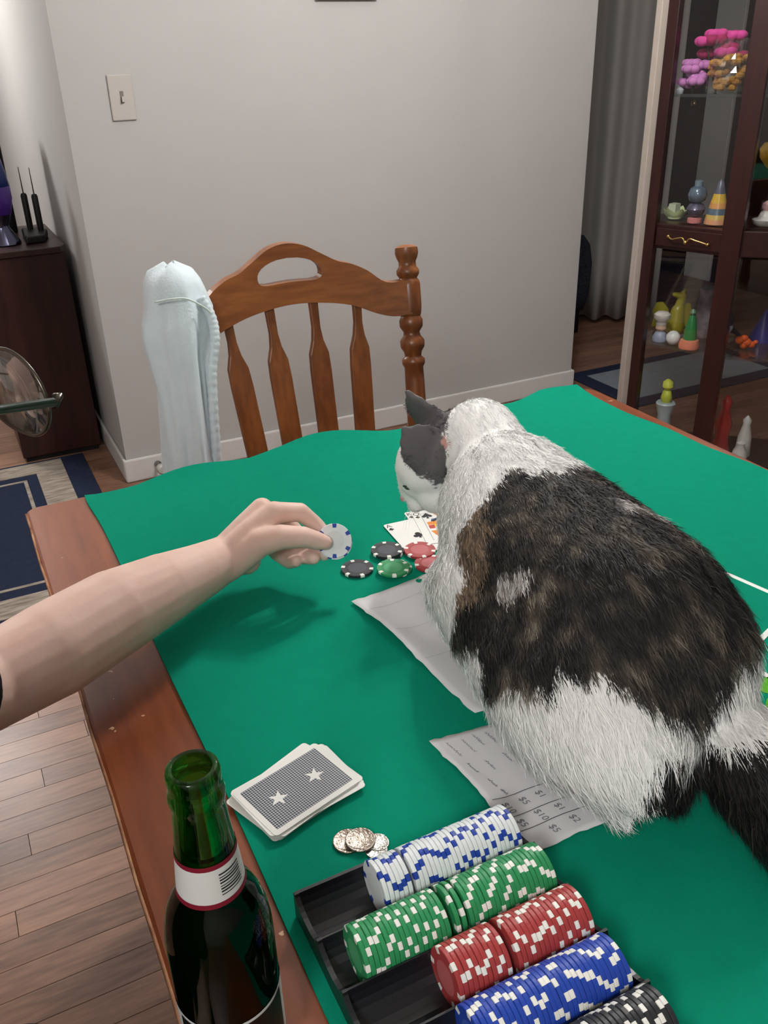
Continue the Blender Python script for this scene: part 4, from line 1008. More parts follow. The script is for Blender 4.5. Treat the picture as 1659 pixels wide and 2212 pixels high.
lab = band(0.1625, 0.1860, af - 2.0, af + 2.0, 0.01862, 0.0165, M_label, 'neck_label')
band(0.1855, 0.1885, af - 2.0, af + 2.0, 0.01672, 0.0164, M_lred, 'red_upper_border', parent=lab)
band(0.1605, 0.1635, af - 2.0, af + 2.0, 0.0192, 0.01868, M_lred, 'red_lower_border', parent=lab)
for k in range(8):
    z = 0.1675 + k * 0.0019; r = 0.01862 + (0.0165 - 0.01862) * (z - 0.1625) / 0.0235 + 0.0002
    band(z, z + (0.0010 if k % 3 else 0.0006), af + 0.25, af + 1.05, r, r - 0.00008, M_black, 'barcode_bar', 10, lab)
bl = band(0.030, 0.078, af - 2.6, af + 2.6, 0.0305, 0.0305, M_label, 'body_label', 40)
band(0.032, 0.076, af - 1.15, af + 1.15, 0.0308, 0.0308, mat('label_black', S(16, 15, 17), 0.4, 0.4, var=0.2), 'dark_label_panel', 28, bl)

# ------------------------------------------------------------------ the person at the left, reaching over the table
def attach_mesh(me, name, m, parent, smooth=True):
    me.name = name; me.materials.clear(); me.materials.append(m)
    if smooth: me.polygons.foreach_set('use_smooth', [True] * len(me.polygons))
    o = bpy.data.objects.new(name, me); COL.objects.link(o)
    if parent is not None: o.parent = parent; o.location = -wpos(parent)
    return o
def V(*a): return Vector(a)
M_skin = mat('skin', S(234, 202, 189), 0.55, 0.35, var=0.06, scale=30, color2=S(228, 190, 176), sss=0.06, bump=0.06, bscale=220)
M_shirt = mat('dark_shirt', S(26, 24, 28), 0.9, 0.1, var=0.2, scale=40, bump=0.2, bscale=200)
M_trous = mat('dark_trousers', S(30, 32, 40), 0.9, 0.1, var=0.2, scale=40)
M_hair = mat('brown_hair', S(60, 42, 30), 0.6, 0.3, var=0.4, scale=50, stretch=(1, 1, 0.2))
SIDE = V(0.894, -0.4473, -0.0263); RISE = V(0.2271, 0.4017, 0.8872)
FP = V(0.824, 0.556, 0); LP = V(-0.556, 0.824, 0)
bridge = V(-0.007, 0.467, 1.165)
head_c = bridge - FP * 0.108 + V(0, 0, 0.022) - SIDE * 0.012
def chain(mb, *pr):
    for (a, ra), (b, rb) in zip(pr[:-1], pr[1:]): mb.cone(a, b, ra, rb)
body = MB()
Mh = Matrix((FP, LP, V(0, 0, 1))).transposed()
body.ell(head_c, (0.093, 0.073, 0.098), 28, 18, M=Mh)
body.ell(head_c + FP * 0.028 - V(0, 0, 0.052), (0.054, 0.052, 0.058), 24, 14, M=Mh)            # jaw
body.cone(bridge - FP * 0.022 - SIDE * 0.012 - V(0, 0, 0.002), bridge - FP * 0.008 - SIDE * 0.012 - V(0, 0, 0.030), 0.009, 0.010)   # nose
for s in (-1, 1):
    body.ell(bridge - FP * 0.022 - SIDE * 0.012 + LP * s * 0.014 - V(0, 0, 0.036), 0.008, 10, 8)
    body.ell(head_c + LP * s * 0.074 - V(0, 0, 0.015) - FP * 0.008, (0.017, 0.007, 0.030), 14, 10, M=Mh)   # ear
body.ell(bridge - FP * 0.024 - SIDE * 0.014 - V(0, 0, 0.064), (0.012, 0.024, 0.010), 14, 10, M=Mh)             # lips
neck_b = V(-0.165, 0.365, 1.02)
body.cone(head_c - FP * 0.025 - V(0, 0, 0.06), neck_b, 0.055, 0.06)
shL = V(-0.215, 0.515, 0.965); shR = V(-0.145, 0.25, 0.95)
tors = MB()
def torso(mb, g):
    mb.cone(V(-0.20, 0.36, 0.985), V(-0.25, 0.32, 0.80), 0.085 + g, 0.10 + g)
    for s in (-1, 1):
        mb.cone(V(-0.20, 0.36, 0.96) + LP * s * 0.07, V(-0.27, 0.31, 0.62) + LP * s * 0.06, 0.09 + g, 0.10 + g)
        mb.cone(V(-0.27, 0.31, 0.62) + LP * s * 0.06, V(-0.35, 0.255, 0.50) + LP * s * 0.07, 0.10 + g, 0.105 + g)
    mb.cone(neck_b + V(0, 0, -0.02), shL, 0.055 + g, 0.058 + g); mb.cone(neck_b + V(0, 0, -0.02), shR, 0.055 + g, 0.058 + g)
torso(body, 0)
elL = V(-0.052, 0.712, 0.822)
body_arm = [(shL, 0.055), (V(-0.15, 0.595, 0.905), 0.048), (elL, 0.041), (V(0.012, 0.738, 0.824), 0.0455), (V(0.075, 0.772, 0.824), 0.0435), (V(0.130, 0.800, 0.820), 0.037), (V(0.175, 0.825, 0.814), 0.0305), (V(0.205, 0.842, 0.811), 0.0265)]
chain(body, *body_arm)
elR = V(-0.16, 0.10, 0.73); wrR = V(-0.09, 0.30, 0.62)
chain(body, (shR, 0.055), (elR, 0.042), (elR.lerp(wrR, 0.35), 0.042), (wrR, 0.028), (wrR + V(0.02, 0.07, -0.02), 0.03))
for s in (-1, 1):
    hip = V(-0.36, 0.25, 0.49) + LP * s * 0.09; knee = hip + FP * 0.378 + LP * s * 0.02; ank = knee + FP * 0.02 + V(0, 0, -0.41)
    chain(body, (hip, 0.085), (knee, 0.056), (knee.lerp(ank, 0.3), 0.055), (ank, 0.036)); chain(body, (ank + V(0, 0, -0.04), 0.033), (ank + FP * 0.15 + V(0, 0, -0.05), 0.028))
# left hand: thumb and index pinch two chips
wr = V(0.205, 0.842, 0.811)
mcp = {'index': V(0.2702, 0.8418, 0.8536), 'middle': V(0.2638, 0.8650, 0.8494), 'ring': V(0.2620, 0.8795, 0.8361), 'little': V(0.2595, 0.8865, 0.8201)}
wrs = {'index': wr + V(0.004, -0.006, 0.006), 'middle': wr + V(0.004, 0.002, 0.006), 'ring': wr + V(0.002, 0.010, 0.0), 'little': wr + V(0, 0.014, -0.008)}
for k_ in mcp: chain(body, (wrs[k_], 0.0185), (wrs[k_].lerp(mcp[k_], 0.55), 0.0165), (mcp[k_], 0.0135))
body.ell(V(0.2472, 0.8568, 0.8277), (0.024, 0.024, 0.018), 16, 10)
chain(body, (wr + V(0.004, -0.014, -0.002), 0.0165), (V(0.2436, 0.8214, 0.8329), 0.0165), (V(0.2642, 0.8084, 0.8406), 0.0140), (V(0.2894, 0.8056, 0.8351), 0.0120), (V(0.3056, 0.8061, 0.8257), 0.0106), (V(0.3144, 0.8050, 0.8214), 0.0085))
chain(body, (mcp['index'], 0.0128), (V(0.3003, 0.8401, 0.8478), 0.0108), (V(0.3176, 0.8357, 0.8286), 0.0090), (V(0.3260, 0.8274, 0.8157), 0.0076))
chain(body, (mcp['middle'], 0.0125), (V(0.2962, 0.8619, 0.8170), 0.0108), (V(0.3079, 0.8391, 0.8002), 0.0092), (V(0.3186, 0.8211, 0.7964), 0.0078))
chain(body, (mcp['ring'], 0.012), (V(0.2874, 0.8638, 0.7999), 0.0102), (V(0.2979, 0.8344, 0.7924), 0.009), (V(0.3037, 0.8153, 0.7987), 0.0076))
chain(body, (mcp['little'], 0.0115), (V(0.2765, 0.8651, 0.7885), 0.0095), (V(0.2827, 0.8409, 0.7866), 0.0084), (V(0.2853, 0.8238, 0.7959), 0.0072))
body.ell(V(0.2315, 0.8430, 0.8015), (0.018, 0.018, 0.015), 14, 10)
pe = thing('person', 'person in dark shirt and glasses reaching over the table with bare forearm', 'person', (-0.2, 0.4, 0.0))
pm = remeshed(body, 0.0024, 5, 0.5)
attach_mesh(pm, 'body', M_skin, pe)
cl = MB(); torso(cl, 0.012)
chain(cl, (shL, 0.068), (V(-0.15, 0.595, 0.905), 0.060), (V(-0.084, 0.679, 0.850), 0.052))
chain(cl, (shR, 0.068), (shR.lerp(elR, 0.75), 0.056))
attach_mesh(remeshed(cl, 0.006, 4), 'shirt', M_shirt, pe)
tr = MB()
for s in (-1, 1):
    hip = V(-0.36, 0.25, 0.49) + LP * s * 0.09; knee = hip + FP * 0.378 + LP * s * 0.02; ank = knee + FP * 0.02 + V(0, 0, -0.41)
    chain(tr, (hip, 0.098), (knee, 0.068), (knee.lerp(ank, 0.3), 0.067), (ank + V(0, 0, 0.03), 0.055))
tr.cone(V(-0.36, 0.25, 0.5) - LP * 0.08, V(-0.36, 0.25, 0.5) + LP * 0.08, 0.115, 0.115)
attach_mesh(remeshed(tr, 0.008, 4), 'trousers', M_trous, pe)
hr = MB(); hr.ell(head_c + V(0, 0, 0.020) - FP * 0.014, (0.098, 0.082, 0.096), 28, 18, M=Mh); hr.ell(head_c - FP * 0.045 - V(0, 0, 0.02), (0.062, 0.078, 0.085), 24, 14, M=Mh)
attach_mesh(remeshed(hr, 0.005, 3), 'hair', M_hair, pe)

# the two chips between thumb and index
toc = (V(0, 0, 1.305) - V(0.3283, 0.8113, 0.8169)).normalized()
cdir = (toc + SIDE * 0.10 - RISE * 0.05).normalized()
zax = cdir; xax = RISE.cross(zax).normalized(); yax = zax.cross(xax)
Mc = Matrix((xax, yax, zax)).transposed()
for i, (off, rot, lab) in enumerate(((0.0001, 0.4, 'white poker chip with blue spots pinched in the hand, nearer of two'), (-0.0034, 1.1, 'white poker chip with blue spots pinched in the hand, farther of two'))):
    tag(inst('poker_chip', CHIP['white'], V(0.3283, 0.8113, 0.8169) + SIDE * (0.001 * i) - RISE * (0.002 * i) + cdir * off, Mc @ Matrix.Rotation(rot, 3, 'Z')), lab, 'poker chip', 'poker chips held in the hand')

# eyeglasses worn by that person
WP = -LP
gl = thing('eyeglasses', 'round eyeglasses with dark green temples at the left edge', 'eyeglasses', tuple(bridge))
M_rim = mat('rim_metal', S(90, 84, 76), 0.25, metal=0.8, var=0.2); M_temple = mat('temple_green', S(24, 50, 36), 0.35, 0.5, var=0.2)
M_lens = clear_glass('lens_glass', (0.95, 0.97, 0.95, 1), 0.26, 0.01)
gx = bridge + FP * 0.008
for s in (1, -1):
    cc = gx + WP * s * 0.034
    ring_ = [cc + WP * s * (0.0265 * math.cos(t)) + V(0, 0, 1) * (0.0212 * math.sin(t) - 0.001 * math.cos(t)) - FP * (0.004 * (math.cos(t) > 0) * math.cos(t)) for t in [2 * math.pi * k / 40 for k in range(41)]]
    obj('rim', MB().tube(ring_, 0.0010, 8), M_rim, gl, smooth=True)
    vs = [cc + FP * 0.0015] + [p for p in ring_[:-1]]
    obj('lens', MB().add(vs, [(0, 1 + k, 1 + (k + 1) % 40) for k in range(40)]), M_lens, gl, smooth=True, solid=0.0015)
    hinge = cc + WP * s * 0.0272 + V(0, 0, 0.002)
    obj('end_piece', MB().tube([hinge, hinge + WP * s * 0.004 + V(0, 0, 0.001), hinge + WP * s * 0.006 - FP * 0.006 - V(0, 0, 0.002)], 0.0016, 8), M_rim, gl, smooth=True)
    obj('temple', MB().tube([hinge + WP * s * 0.006 - FP * 0.006, hinge + WP * s * 0.008 - FP * 0.06 + V(0, 0, 0.012), hinge + WP * s * 0.010 - FP * 0.11 + V(0, 0, 0.020), hinge + WP * s * 0.008 - FP * 0.135 + V(0, 0, 0.002)], 0.0022, 8), M_temple, gl, smooth=True)
obj('nose_bridge', MB().tube([gx - WP * 0.008 + V(0, 0, 0.004), gx + FP * 0.003 + V(0, 0, 0.008), gx + WP * 0.008 + V(0, 0, 0.004)], 0.0011, 8), M_rim, gl, smooth=True)

# ------------------------------------------------------------------ the cat
HF = V(-0.632, 0.581, -0.513); HL = V(-0.512, -0.810, -0.287); HU = V(-0.582, 0.081, 0.809)
HC = V(0.470, 0.811, 0.8925)
def hp(f, l, u): return HC + HF * f + HL * l + HU * u
MH = Matrix((HF, HL, HU)).transposed()
def cat_solid():
    m = MB(); Z = TZ + 0.004
    E_ = lambda c, r, M=None: m.ell(c, r, 28, 18, M=M)
    spine = [(V(0.472, 0.470, Z + 0.084), (0.095, 0.100, 0.086)), (V(0.467, 0.504, Z + 0.093), (0.104, 0.117, 0.098)), (V(0.470, 0.592, Z + 0.096), (0.104, 0.127, 0.099)), (V(0.484, 0.680, Z + 0.104), (0.078, 0.098, 0.098)), (V(0.497, 0.735, Z + 0.113), (0.056, 0.065, 0.078)), (hp(-0.048, 0, 0.0), (0.047, 0.045, 0.044))]
    def blend(a, b, n):
        for k in range(n + 1):
            t = k / n; E_(a[0].lerp(b[0], t), tuple(p + (q - p) * t for p, q in zip(a[1], b[1])))
    for a, b in zip(spine[:-1], spine[1:]): blend(a, b, 8)
    thL = (V(0.399, 0.457, Z + 0.063), (0.072, 0.106, 0.067)); thR = (V(0.506, 0.486, Z + 0.066), (0.063, 0.101, 0.070))
    blend(thL, spine[1], 4); blend(thR, spine[1], 4); blend(thL, (V(0.425, 0.60, Z + 0.075), (0.074, 0.09, 0.076)), 3)
    blend((V(0.490, 0.736, Z + 0.072), (0.049, 0.051, 0.076)), spine[4], 3); blend((V(0.490, 0.736, Z + 0.072), (0.049, 0.051, 0.076)), (V(0.46, 0.64, Z + 0.075), (0.075, 0.08, 0.078)), 3)
    blend((hp(-0.048, 0, 0.0), (0.047, 0.045, 0.044)), (hp(0.012, 0, -0.002), (0.041, 0.041, 0.039)), 4)
    E_(V(0.499, 0.765, Z + 0.128), (0.050, 0.050, 0.050)); E_(V(0.499, 0.755, Z + 0.122), (0.052, 0.052, 0.054))
    # head
    E_(hp(0.016, 0, 0.000), (0.044, 0.042, 0.038), MH); E_(hp(0.040, 0, -0.014), (0.028, 0.028, 0.028), MH)
    E_(hp(0.058, 0, -0.040), (0.019, 0.021, 0.016), MH); E_(hp(0.073, 0, -0.033), (0.006, 0.007, 0.005), MH); E_(hp(0.050, 0, -0.053), (0.015, 0.015, 0.010), MH)
    m.cone(hp(0.046, 0, 0.004), hp(0.070, 0, -0.028), 0.016, 0.009)
    for s in (-1, 1):
        E_(hp(0.028, s * 0.024, -0.032), (0.025, 0.019, 0.025), MH)
        E_(hp(0.064, s * 0.010, -0.042), (0.012, 0.012, 0.010), MH)
        # ear: a curved wedge of flattened lobes narrowing to the tip
        for k in range(7):
            t = k / 6
            c = hp(-0.004 + 0.004 * t, s * (0.025 + 0.008 * t), 0.020 + 0.050 * t)
            E_(c, (0.0048, 0.025 * (1 - t ** 3.5) + 0.007, 0.012), MH @ Matrix.Rotation(s * -1.0, 3, 'Z'))
    # front legs, folded elbows, paws
    for x0, x1 in ((0.444, 0.462), (0.520, 0.505)):
        m.cone(V(x0, 0.700, Z + 0.075), V(x1 - 0.004, 0.745, Z + 0.03), 0.034, 0.023); m.cone(V(x1 - 0.004, 0.745, Z + 0.03), V(x1, 0.762, Z + 0.017), 0.022, 0.018)
        E_(V(x1, 0.774, Z + 0.013), (0.019, 0.022, 0.014))
    E_(V(0.392, 0.655, Z + 0.060), (0.026, 0.034, 0.040))
    # hind feet
    m.cone(V(0.385, 0.43, Z + 0.03), V(0.388, 0.392, Z + 0.020), 0.032, 0.021); m.cone(V(0.41, 0.40, Z + 0.028), V(0.43, 0.39, Z + 0.03), 0.03, 0.03)
    m.cone(V(0.545, 0.44, Z + 0.03), V(0.548, 0.425, Z + 0.02), 0.03, 0.022)
    # tail
    chain(m, (V(0.485, 0.425, Z + 0.065), 0.040), (V(0.490, 0.385, Z + 0.046), 0.040), (V(0.484, 0.335, Z + 0.038), 0.037), (V(0.478, 0.275, Z + 0.035), 0.035), (V(0.500, 0.21, Z + 0.031), 0.031), (V(0.54, 0.165, Z + 0.026), 0.025), (V(0.58, 0.145, Z + 0.020), 0.016))
    return m
cat_me = remeshed(cat_solid(), 0.0032, 14, 0.5)
for v_ in cat_me.vertices:
    if v_.co.z < TZ + 0.0052: v_.co.z = TZ + 0.0052
ct_ = thing('cat', 'white, black and brown cat crouching on the papers, looking left', 'cat', (0.46, 0.58, TZ + 0.004))
cat_body = attach_mesh(cat_me, 'body', M_paper, ct_)
# coat: each patch of fur is named by sample points on the body (object space)
COAT = [('W', 0.48, 0.775, 0.955), ('W', 0.493, 0.748, 0.951), ('W', 0.48, 0.684, 0.955), ('W', 0.483, 0.642, 0.953), ('W', 0.487, 0.62, 0.951), ('W', 0.462, 0.754, 0.934), ('W', 0.43, 0.683, 0.931), ('W', 0.448, 0.66, 0.946), ('W', 0.459, 0.63, 0.95), ('W', 0.415, 0.685, 0.913), ('W', 0.413, 0.648, 0.924), ('W', 0.404, 0.679, 0.897), ('W', 0.399, 0.64, 0.911), ('W', 0.428, 0.646, 0.936), ('W', 0.429, 0.714, 0.919), ('W', 0.388, 0.652, 0.888), ('W', 0.376, 0.649, 0.867), ('W', 0.36, 0.627, 0.857), ('W', 0.354, 0.602, 0.847), ('W', 0.365, 0.604, 0.872), ('W', 0.371, 0.625, 0.875), ('W', 0.421, 0.816, 0.891), ('W', 0.422, 0.815, 0.868), ('W', 0.437, 0.836, 0.836), ('W', 0.443, 0.826, 0.831), ('W', 0.438, 0.794, 0.861), ('W', 0.452, 0.786, 0.861), ('W', 0.444, 0.793, 0.845), ('W', 0.429, 0.735, 0.899), ('W', 0.452, 0.751, 0.918), ('W', 0.43, 0.796, 0.868), ('W', 0.46, 0.768, 0.935), ('W', 0.473, 0.774, 0.951), ('W', 0.44, 0.742, 0.91), ('W', 0.33, 0.48, 0.824), ('W', 0.338, 0.44, 0.849), ('W', 0.356, 0.425, 0.866), ('W', 0.376, 0.412, 0.875), ('W', 0.385, 0.396, 0.872), ('W', 0.395, 0.38, 0.862), ('W', 0.365, 0.39, 0.857), ('W', 0.338, 0.41, 0.835), ('W', 0.328, 0.456, 0.808), ('W', 0.336, 0.491, 0.794), ('W', 0.34, 0.419, 0.788), ('W', 0.352, 0.379, 0.808), ('W', 0.376, 0.372, 0.783), ('W', 0.372, 0.399, 0.76), ('W', 0.374, 0.36, 0.824), ('W', 0.408, 0.362, 0.844), ('W', 0.437, 0.365, 0.833), ('W', 0.464, 0.368, 0.829), ('W', 0.483, 0.366, 0.836), ('W', 0.493, 0.376, 0.858), ('W', 0.509, 0.381, 0.855), ('W', 0.479, 0.373, 0.852), ('W', 0.472, 0.358, 0.831), ('W', 0.469, 0.371, 0.843), ('W', 0.41, 0.37, 0.854), ('W', 0.346, 0.521, 0.787), ('W', 0.343, 0.535, 0.8), ('W', 0.338, 0.526, 0.828), ('W', 0.343, 0.55, 0.815), ('W', 0.456, 0.764, 0.928), ('W', 0.452, 0.763, 0.917), ('W', 0.459, 0.773, 0.935), ('G', 0.417, 0.787, 0.942), ('G', 0.431, 0.786, 0.939), ('G', 0.445, 0.785, 0.926), ('G', 0.431, 0.785, 0.92), ('G', 0.444, 0.782, 0.913), ('G', 0.429, 0.786, 0.906), ('G', 0.439, 0.784, 0.9), ('G', 0.445, 0.777, 0.892), ('G', 0.424, 0.786, 0.914), ('G', 0.438, 0.785, 0.887), ('G', 0.45, 0.837, 0.946), ('G', 0.455, 0.83, 0.942), ('G', 0.461, 0.819, 0.941), ('G', 0.413, 0.79, 0.946), ('G', 0.459, 0.849, 0.92), ('G', 0.45, 0.784, 0.931), ('G', 0.449, 0.778, 0.917), ('P', 0.452, 0.776, 0.925), ('D', 0.494, 0.604, 0.948), ('D', 0.463, 0.606, 0.95), ('D', 0.442, 0.629, 0.945), ('D', 0.426, 0.62, 0.938), ('D', 0.428, 0.592, 0.94), ('D', 0.456, 0.581, 0.947), ('D', 0.482, 0.567, 0.947), ('D', 0.497, 0.565, 0.944), ('D', 0.5, 0.518, 0.941), ('D', 0.521, 0.499, 0.93), ('D', 0.522, 0.471, 0.925), ('D', 0.548, 0.463, 0.897), ('D', 0.532, 0.425, 0.891), ('D', 0.505, 0.389, 0.877), ('D', 0.478, 0.389, 0.887), ('D', 0.463, 0.406, 0.903), ('D', 0.458, 0.429, 0.921), ('D', 0.448, 0.458, 0.935), ('D', 0.436, 0.49, 0.939), ('D', 0.431, 0.521, 0.939), ('D', 0.417, 0.54, 0.934), ('D', 0.407, 0.56, 0.927), ('D', 0.389, 0.554, 0.911), ('D', 0.405, 0.603, 0.927), ('D', 0.393, 0.526, 0.916), ('D', 0.369, 0.529, 0.879), ('D', 0.348, 0.518, 0.859), ('D', 0.338, 0.504, 0.838), ('D', 0.333, 0.488, 0.831), ('D', 0.345, 0.452, 0.861), ('D', 0.372, 0.43, 0.88), ('D', 0.377, 0.468, 0.894), ('D', 0.4, 0.44, 0.904), ('D', 0.401, 0.413, 0.89), ('D', 0.407, 0.391, 0.876), ('D', 0.418, 0.375, 0.861), ('D', 0.44, 0.372, 0.849), ('D', 0.456, 0.375, 0.859), ('D', 0.468, 0.378, 0.87), ('D', 0.483, 0.382, 0.876), ('D', 0.396, 0.466, 0.911), ('D', 0.384, 0.418, 0.883), ('D', 0.393, 0.401, 0.878), ('D', 0.345, 0.558, 0.84), ('D', 0.35, 0.558, 0.853), ('D', 0.342, 0.533, 0.841), ('D', 0.344, 0.56, 0.829), ('D', 0.351, 0.437, 0.865), ('D', 0.386, 0.505, 0.908), ('D', 0.384, 0.546, 0.905), ('D', 0.379, 0.51, 0.898), ('D', 0.372, 0.556, 0.884), ('D', 0.368, 0.538, 0.879), ('D', 0.392, 0.516, 0.914), ('D', 0.477, 0.535, 0.946), ('D', 0.523, 0.55, 0.932), ('D', 0.479, 0.507, 0.944), ('D', 0.53, 0.541, 0.927), ('D', 0.535, 0.521, 0.922), ('D', 0.387, 0.578, 0.909), ('D', 0.379, 0.56, 0.897), ('T', 0.387, 0.62, 0.904), ('T', 0.375, 0.609, 0.887), ('T', 0.37, 0.588, 0.88), ('T', 0.379, 0.587, 0.897), ('T', 0.39, 0.601, 0.912), ('T', 0.363, 0.578, 0.87), ('T', 0.396, 0.624, 0.914), ('M', 0.378, 0.533, 0.896), ('M', 0.384, 0.525, 0.905), ('M', 0.374, 0.539, 0.889), ('M', 0.493, 0.532, 0.943), ('M', 0.526, 0.521, 0.929), ('B', 0.403, 0.353, 0.825), ('B', 0.446, 0.369, 0.803), ('B', 0.454, 0.35, 0.814), ('B', 0.46, 0.339, 0.821), ('B', 0.455, 0.316, 0.815), ('B', 0.442, 0.367, 0.772), ('B', 0.392, 0.353, 0.812), ('B', 0.454, 0.319, 0.769), ('B', 0.446, 0.299, 0.798), ('B', 0.45, 0.293, 0.771), ('B', 0.423, 0.374, 0.76), ('B', 0.448, 0.281, 0.805), ('B', 0.445, 0.269, 0.795)]
seed_p = np.array([c[1:] for c in COAT]); seed_k = np.array([c[0] for c in COAT])
PAL = {'W': [(0.90, 0.90, 0.89)], 'G': [(0.12, 0.113, 0.116), (0.17, 0.162, 0.168), (0.085, 0.08, 0.083)], 'P': [(0.55, 0.30, 0.27)],
       'D': [(0.014, 0.013, 0.013), (0.022, 0.020, 0.018), (0.042, 0.036, 0.030), (0.082, 0.070, 0.056), (0.17, 0.15, 0.12)],
       'T': [(0.21, 0.15, 0.10), (0.30, 0.22, 0.15), (0.12, 0.085, 0.06), (0.04, 0.03, 0.022)],
       'M': [(0.50, 0.48, 0.47), (0.30, 0.27, 0.25), (0.10, 0.08, 0.07), (0.7, 0.69, 0.68)],
       'B': [(0.009, 0.009, 0.010), (0.013, 0.013, 0.014), (0.028, 0.024, 0.020)]}
def vnoise(P, s):
    return np.array([mnoise.noise((p[0] * s, p[1] * s, p[2] * s)) for p in P])
def coat_class(P, jit):
    out = np.empty(len(P), dtype=object)
    P = P + 0.0085 * np.stack([vnoise(P, 42.0), vnoise(P + 3.0, 42.0), vnoise(P + 7.0, 42.0)], 1)
    for i in range(0, len(P), 20000):
        q = P[i:i + 20000]
        d = ((q[:, None, :] - seed_p[None]) ** 2).sum(2)
        out[i:i + 20000] = seed_k[d.argmin(1)]
    return out
def coat_color(P, k, r1, r2):
    n1 = vnoise(P, 75.0); n2 = vnoise(P, 28.0)
    col = np.empty((len(P), 3))
    for i in range(len(P)):
        pal = PAL[k[i]]; m = len(pal)
        if k[i] == 'D':
            t = 0.44 + 0.75 * n1[i] + 0.55 * n2[i] + 0.22 * (r1[i] - 0.5)
            j = int(min(m - 1, max(0, t * m * 0.85)))
        else: j = int(r1[i] * m) % m
        col[i] = pal[j]
        if k[i] == 'W': col[i] = np.array(pal[j]) * (0.88 + 0.18 * r2[i])
        else: col[i] *= 0.75 + 0.5 * r2[i]
    return col
nv = len(cat_me.vertices); CV = np.empty(nv * 3); cat_me.vertices.foreach_get('co', CV); CV = CV.reshape(-1, 3)
CN = np.empty(nv * 3); cat_me.vertices.foreach_get('normal', CN); CN = CN.reshape(-1, 3)
kv = coat_class(CV + rng.normal(size=CV.shape) * 0.0015, 0)
vc = coat_color(CV, kv, np.zeros(nv) + 0.1, np.zeros(nv) + 0.5)
def put_color(me, col):
    a = me.color_attributes.new('coat', 'FLOAT_COLOR', 'POINT'); a.data.foreach_set('color', np.concatenate([col, np.ones((len(col), 1))], 1).ravel())
put_color(cat_me, vc)
def fur_mat(name, rough):
    m = bpy.data.materials.new(name); m.use_nodes = True; N = m.node_tree.nodes; b = N['Principled BSDF']
    at = N.new('ShaderNodeAttribute'); at.attribute_name = 'coat'; m.node_tree.links.new(at.outputs['Color'], b.inputs['Base Color'])
    b.inputs['Roughness'].default_value = rough; b.inputs['Specular IOR Level'].default_value = 0.25
    return m
M_fur = fur_mat('cat_fur', 0.6)
cat_me.materials.clear(); cat_me.materials.append(M_fur)
# strands
cat_me.calc_loop_triangles(); nt_ = len(cat_me.loop_triangles)
tri = np.empty(nt_ * 3, dtype=np.int32); cat_me.loop_triangles.foreach_get('vertices', tri); tri = tri.reshape(-1, 3)
A_, B_, C_ = CV[tri[:, 0]], CV[tri[:, 1]], CV[tri[:, 2]]
area = np.linalg.norm(np.cross(B_ - A_, C_ - A_), axis=1) / 2
headp = np.array(HC + HF * 0.025)
cen = (A_ + B_ + C_) / 3
wgt = area * np.where(np.linalg.norm(cen - headp, axis=1) < 0.075, 1.7, 1.0) * np.where(cen[:, 2] < TZ + 0.012, 0.2, 1.0)
NS = 120000
ti = rng.choice(nt_, NS, p=wgt / wgt.sum())
u, v = rng.random(NS), rng.random(NS); fl_ = u + v > 1; u[fl_] = 1 - u[fl_]; v[fl_] = 1 - v[fl_]
w = 1 - u - v
RP = A_[ti] * w[:, None] + B_[ti] * u[:, None] + C_[ti] * v[:, None]
RN = CN[tri[ti, 0]] * w[:, None] + CN[tri[ti, 1]] * u[:, None] + CN[tri[ti, 2]] * v[:, None]
RN /= np.linalg.norm(RN, axis=1)[:, None] + 1e-9
hd = np.linalg.norm(RP - headp, axis=1); hw = np.clip((0.085 - hd) / 0.04, 0, 1)[:, None]
tw = np.clip((0.40 - RP[:, 1]) / 0.03, 0, 1)[:, None] * (RP[:, 2] < TZ + 0.11)[:, None]
flow = np.array([0.0, -1.0, -0.35]) + np.zeros_like(RP)
flow[:, 0] += np.clip((RP[:, 0] - 0.47) * 3, -0.4, 0.4)
flow[:, 2] -= np.clip((TZ + 0.12 - RP[:, 2]) * 4, 0, 0.5)
flow = flow * (1 - hw) + (-np.array(HF) + 0.2 * np.array(HU)) * hw
ln = 0.0120 + 0.0060 * np.clip((0.50 - RP[:, 1]) / 0.1, 0, 1) + 0.003 * tw[:, 0]
ln = ln * (1 - hw[:, 0]) + 0.0055 * hw[:, 0]
ln *= 1 - 0.4 * np.clip((RP[:, 1] - 0.68) / 0.05, 0, 1)
ear = np.zeros(NS, bool)
for s in (-1, 1):
    for t in (0.25, 0.5, 0.75, 1.0):
        e = np.array(hp(-0.004 + 0.004 * t, s * (0.025 + 0.008 * t), 0.020 + 0.050 * t)); ear |= np.linalg.norm(RP - e, axis=1) < 0.020
ear &= ((RP - np.array(HC)) @ np.array(HU)) > 0.030
ln = np.where(ear, 0.0028, ln)
ln *= rng.uniform(0.6, 1.25, NS)
flow -= RN * (flow * RN).sum(1)[:, None]; flow /= np.linalg.norm(flow, axis=1)[:, None] + 1e-9
lump = np.stack([vnoise(RP, 90.0), vnoise(RP + 5.0, 90.0), vnoise(RP + 9.0, 90.0)], 1)
d0 = flow * 0.86 + RN * 0.40 + rng.normal(size=RP.shape) * 0.13 + lump * 0.30; d0 /= np.linalg.norm(d0, axis=1)[:, None]
d1 = flow * 0.97 + RN * 0.10 + rng.normal(size=RP.shape) * 0.16 + lump * 0.40 + np.array([0, 0, -0.12]); d1 /= np.linalg.norm(d1, axis=1)[:, None]
kr = coat_class(RP + rng.normal(size=RP.shape) * 0.0028, 0)
colr = coat_color(RP, kr, rng.random(NS), rng.random(NS))
side = np.cross(d0, RN) + rng.normal(size=RP.shape) * 0.25; side /= np.linalg.norm(side, axis=1)[:, None] + 1e-9
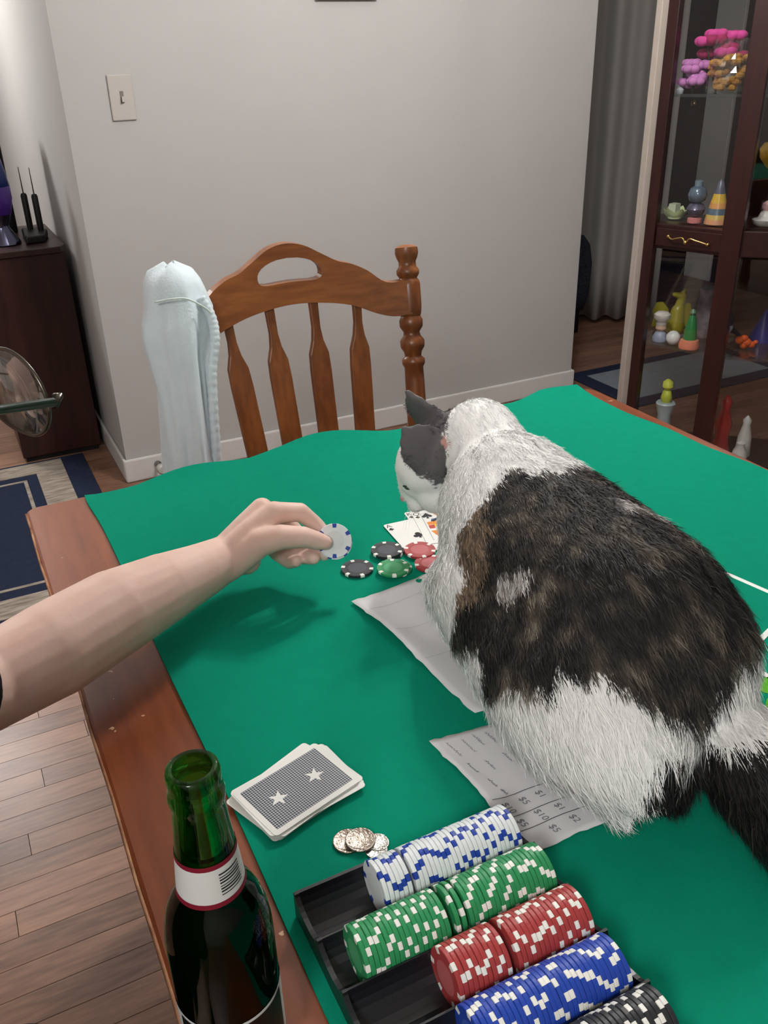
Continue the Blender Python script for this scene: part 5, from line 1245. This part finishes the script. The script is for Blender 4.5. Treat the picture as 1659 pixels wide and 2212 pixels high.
wd = np.where(ear | (hw[:, 0] > 0.6), 0.00042, 0.00062) * rng.uniform(0.7, 1.3, NS)
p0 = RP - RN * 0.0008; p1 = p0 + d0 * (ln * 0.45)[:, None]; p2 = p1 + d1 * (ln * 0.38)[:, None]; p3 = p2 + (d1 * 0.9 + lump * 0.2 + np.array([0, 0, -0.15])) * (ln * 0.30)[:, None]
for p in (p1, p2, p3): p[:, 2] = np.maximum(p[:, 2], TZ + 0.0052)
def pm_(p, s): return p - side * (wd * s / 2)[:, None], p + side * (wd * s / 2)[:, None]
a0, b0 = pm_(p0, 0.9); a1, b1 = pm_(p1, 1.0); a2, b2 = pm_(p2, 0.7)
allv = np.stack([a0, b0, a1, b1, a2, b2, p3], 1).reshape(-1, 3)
base = (np.arange(NS) * 7)[:, None]
q1 = np.concatenate([base + 0, base + 1, base + 3, base + 2], 1); q2 = np.concatenate([base + 2, base + 3, base + 5, base + 4], 1); t3 = np.concatenate([base + 4, base + 5, base + 6], 1)
fm = bpy.data.meshes.new('fur')
fm.vertices.add(len(allv)); fm.vertices.foreach_set('co', allv.ravel())
loops = np.concatenate([np.concatenate([q1, q2], 1).reshape(NS, 8), t3], 1).ravel()
fm.loops.add(len(loops)); fm.loops.foreach_set('vertex_index', loops.astype(np.int32))
st = (np.arange(NS) * 11)[:, None] + np.array([[0, 4, 8]]); fm.polygons.add(NS * 3); fm.polygons.foreach_set('loop_start', st.ravel().astype(np.int32))
fm.polygons.foreach_set('use_smooth', np.ones(NS * 3, bool))
fm.update(); fm.validate()
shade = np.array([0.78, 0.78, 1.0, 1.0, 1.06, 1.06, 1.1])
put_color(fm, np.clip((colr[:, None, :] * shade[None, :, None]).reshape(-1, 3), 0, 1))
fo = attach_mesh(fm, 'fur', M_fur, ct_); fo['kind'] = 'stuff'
# face details
M_eye = mat('cat_eye', S(70, 78, 50), 0.08, 0.7, var=0.2); M_nose = mat('cat_nose', S(200, 140, 134), 0.5, 0.4, var=0.1)
for s in (1, -1):
    e = obj('eye', MB().ell(hp(0.0475, s * 0.0215, -0.004), (0.0075, 0.0062, 0.0055), 16, 10, M=MH), M_eye, ct_, smooth=True)
    obj('eyelid_line', MB().tube([hp(0.0555, s * 0.0155, -0.010), hp(0.055, s * 0.0215, -0.002), hp(0.047, s * 0.0275, 0.001)], 0.0011, 6), M_dark, e, smooth=True)
obj('nose', MB().ell(hp(0.0785, 0, -0.033), (0.004, 0.0058, 0.004), 12, 8, M=MH), M_nose, ct_, smooth=True)
mb = MB()
for s in (1, -1):
    for k in range(4):
        r_ = hp(0.068, s * 0.016, -0.040 + 0.003 * (k % 3)); d_ = (HF * 0.25 + HL * s * (1.0) + HU * (0.18 * (k - 2.5) * 0.4)).normalized()
        mb.tube([r_, r_ + d_ * 0.022 + HU * 0.001, r_ + d_ * 0.042 - HU * 0.002], [0.00014, 0.00011, 0.00005], 4)
obj('whiskers', mb, mat('whisker_white', S(235, 235, 235), 0.4, var=0.02), ct_)
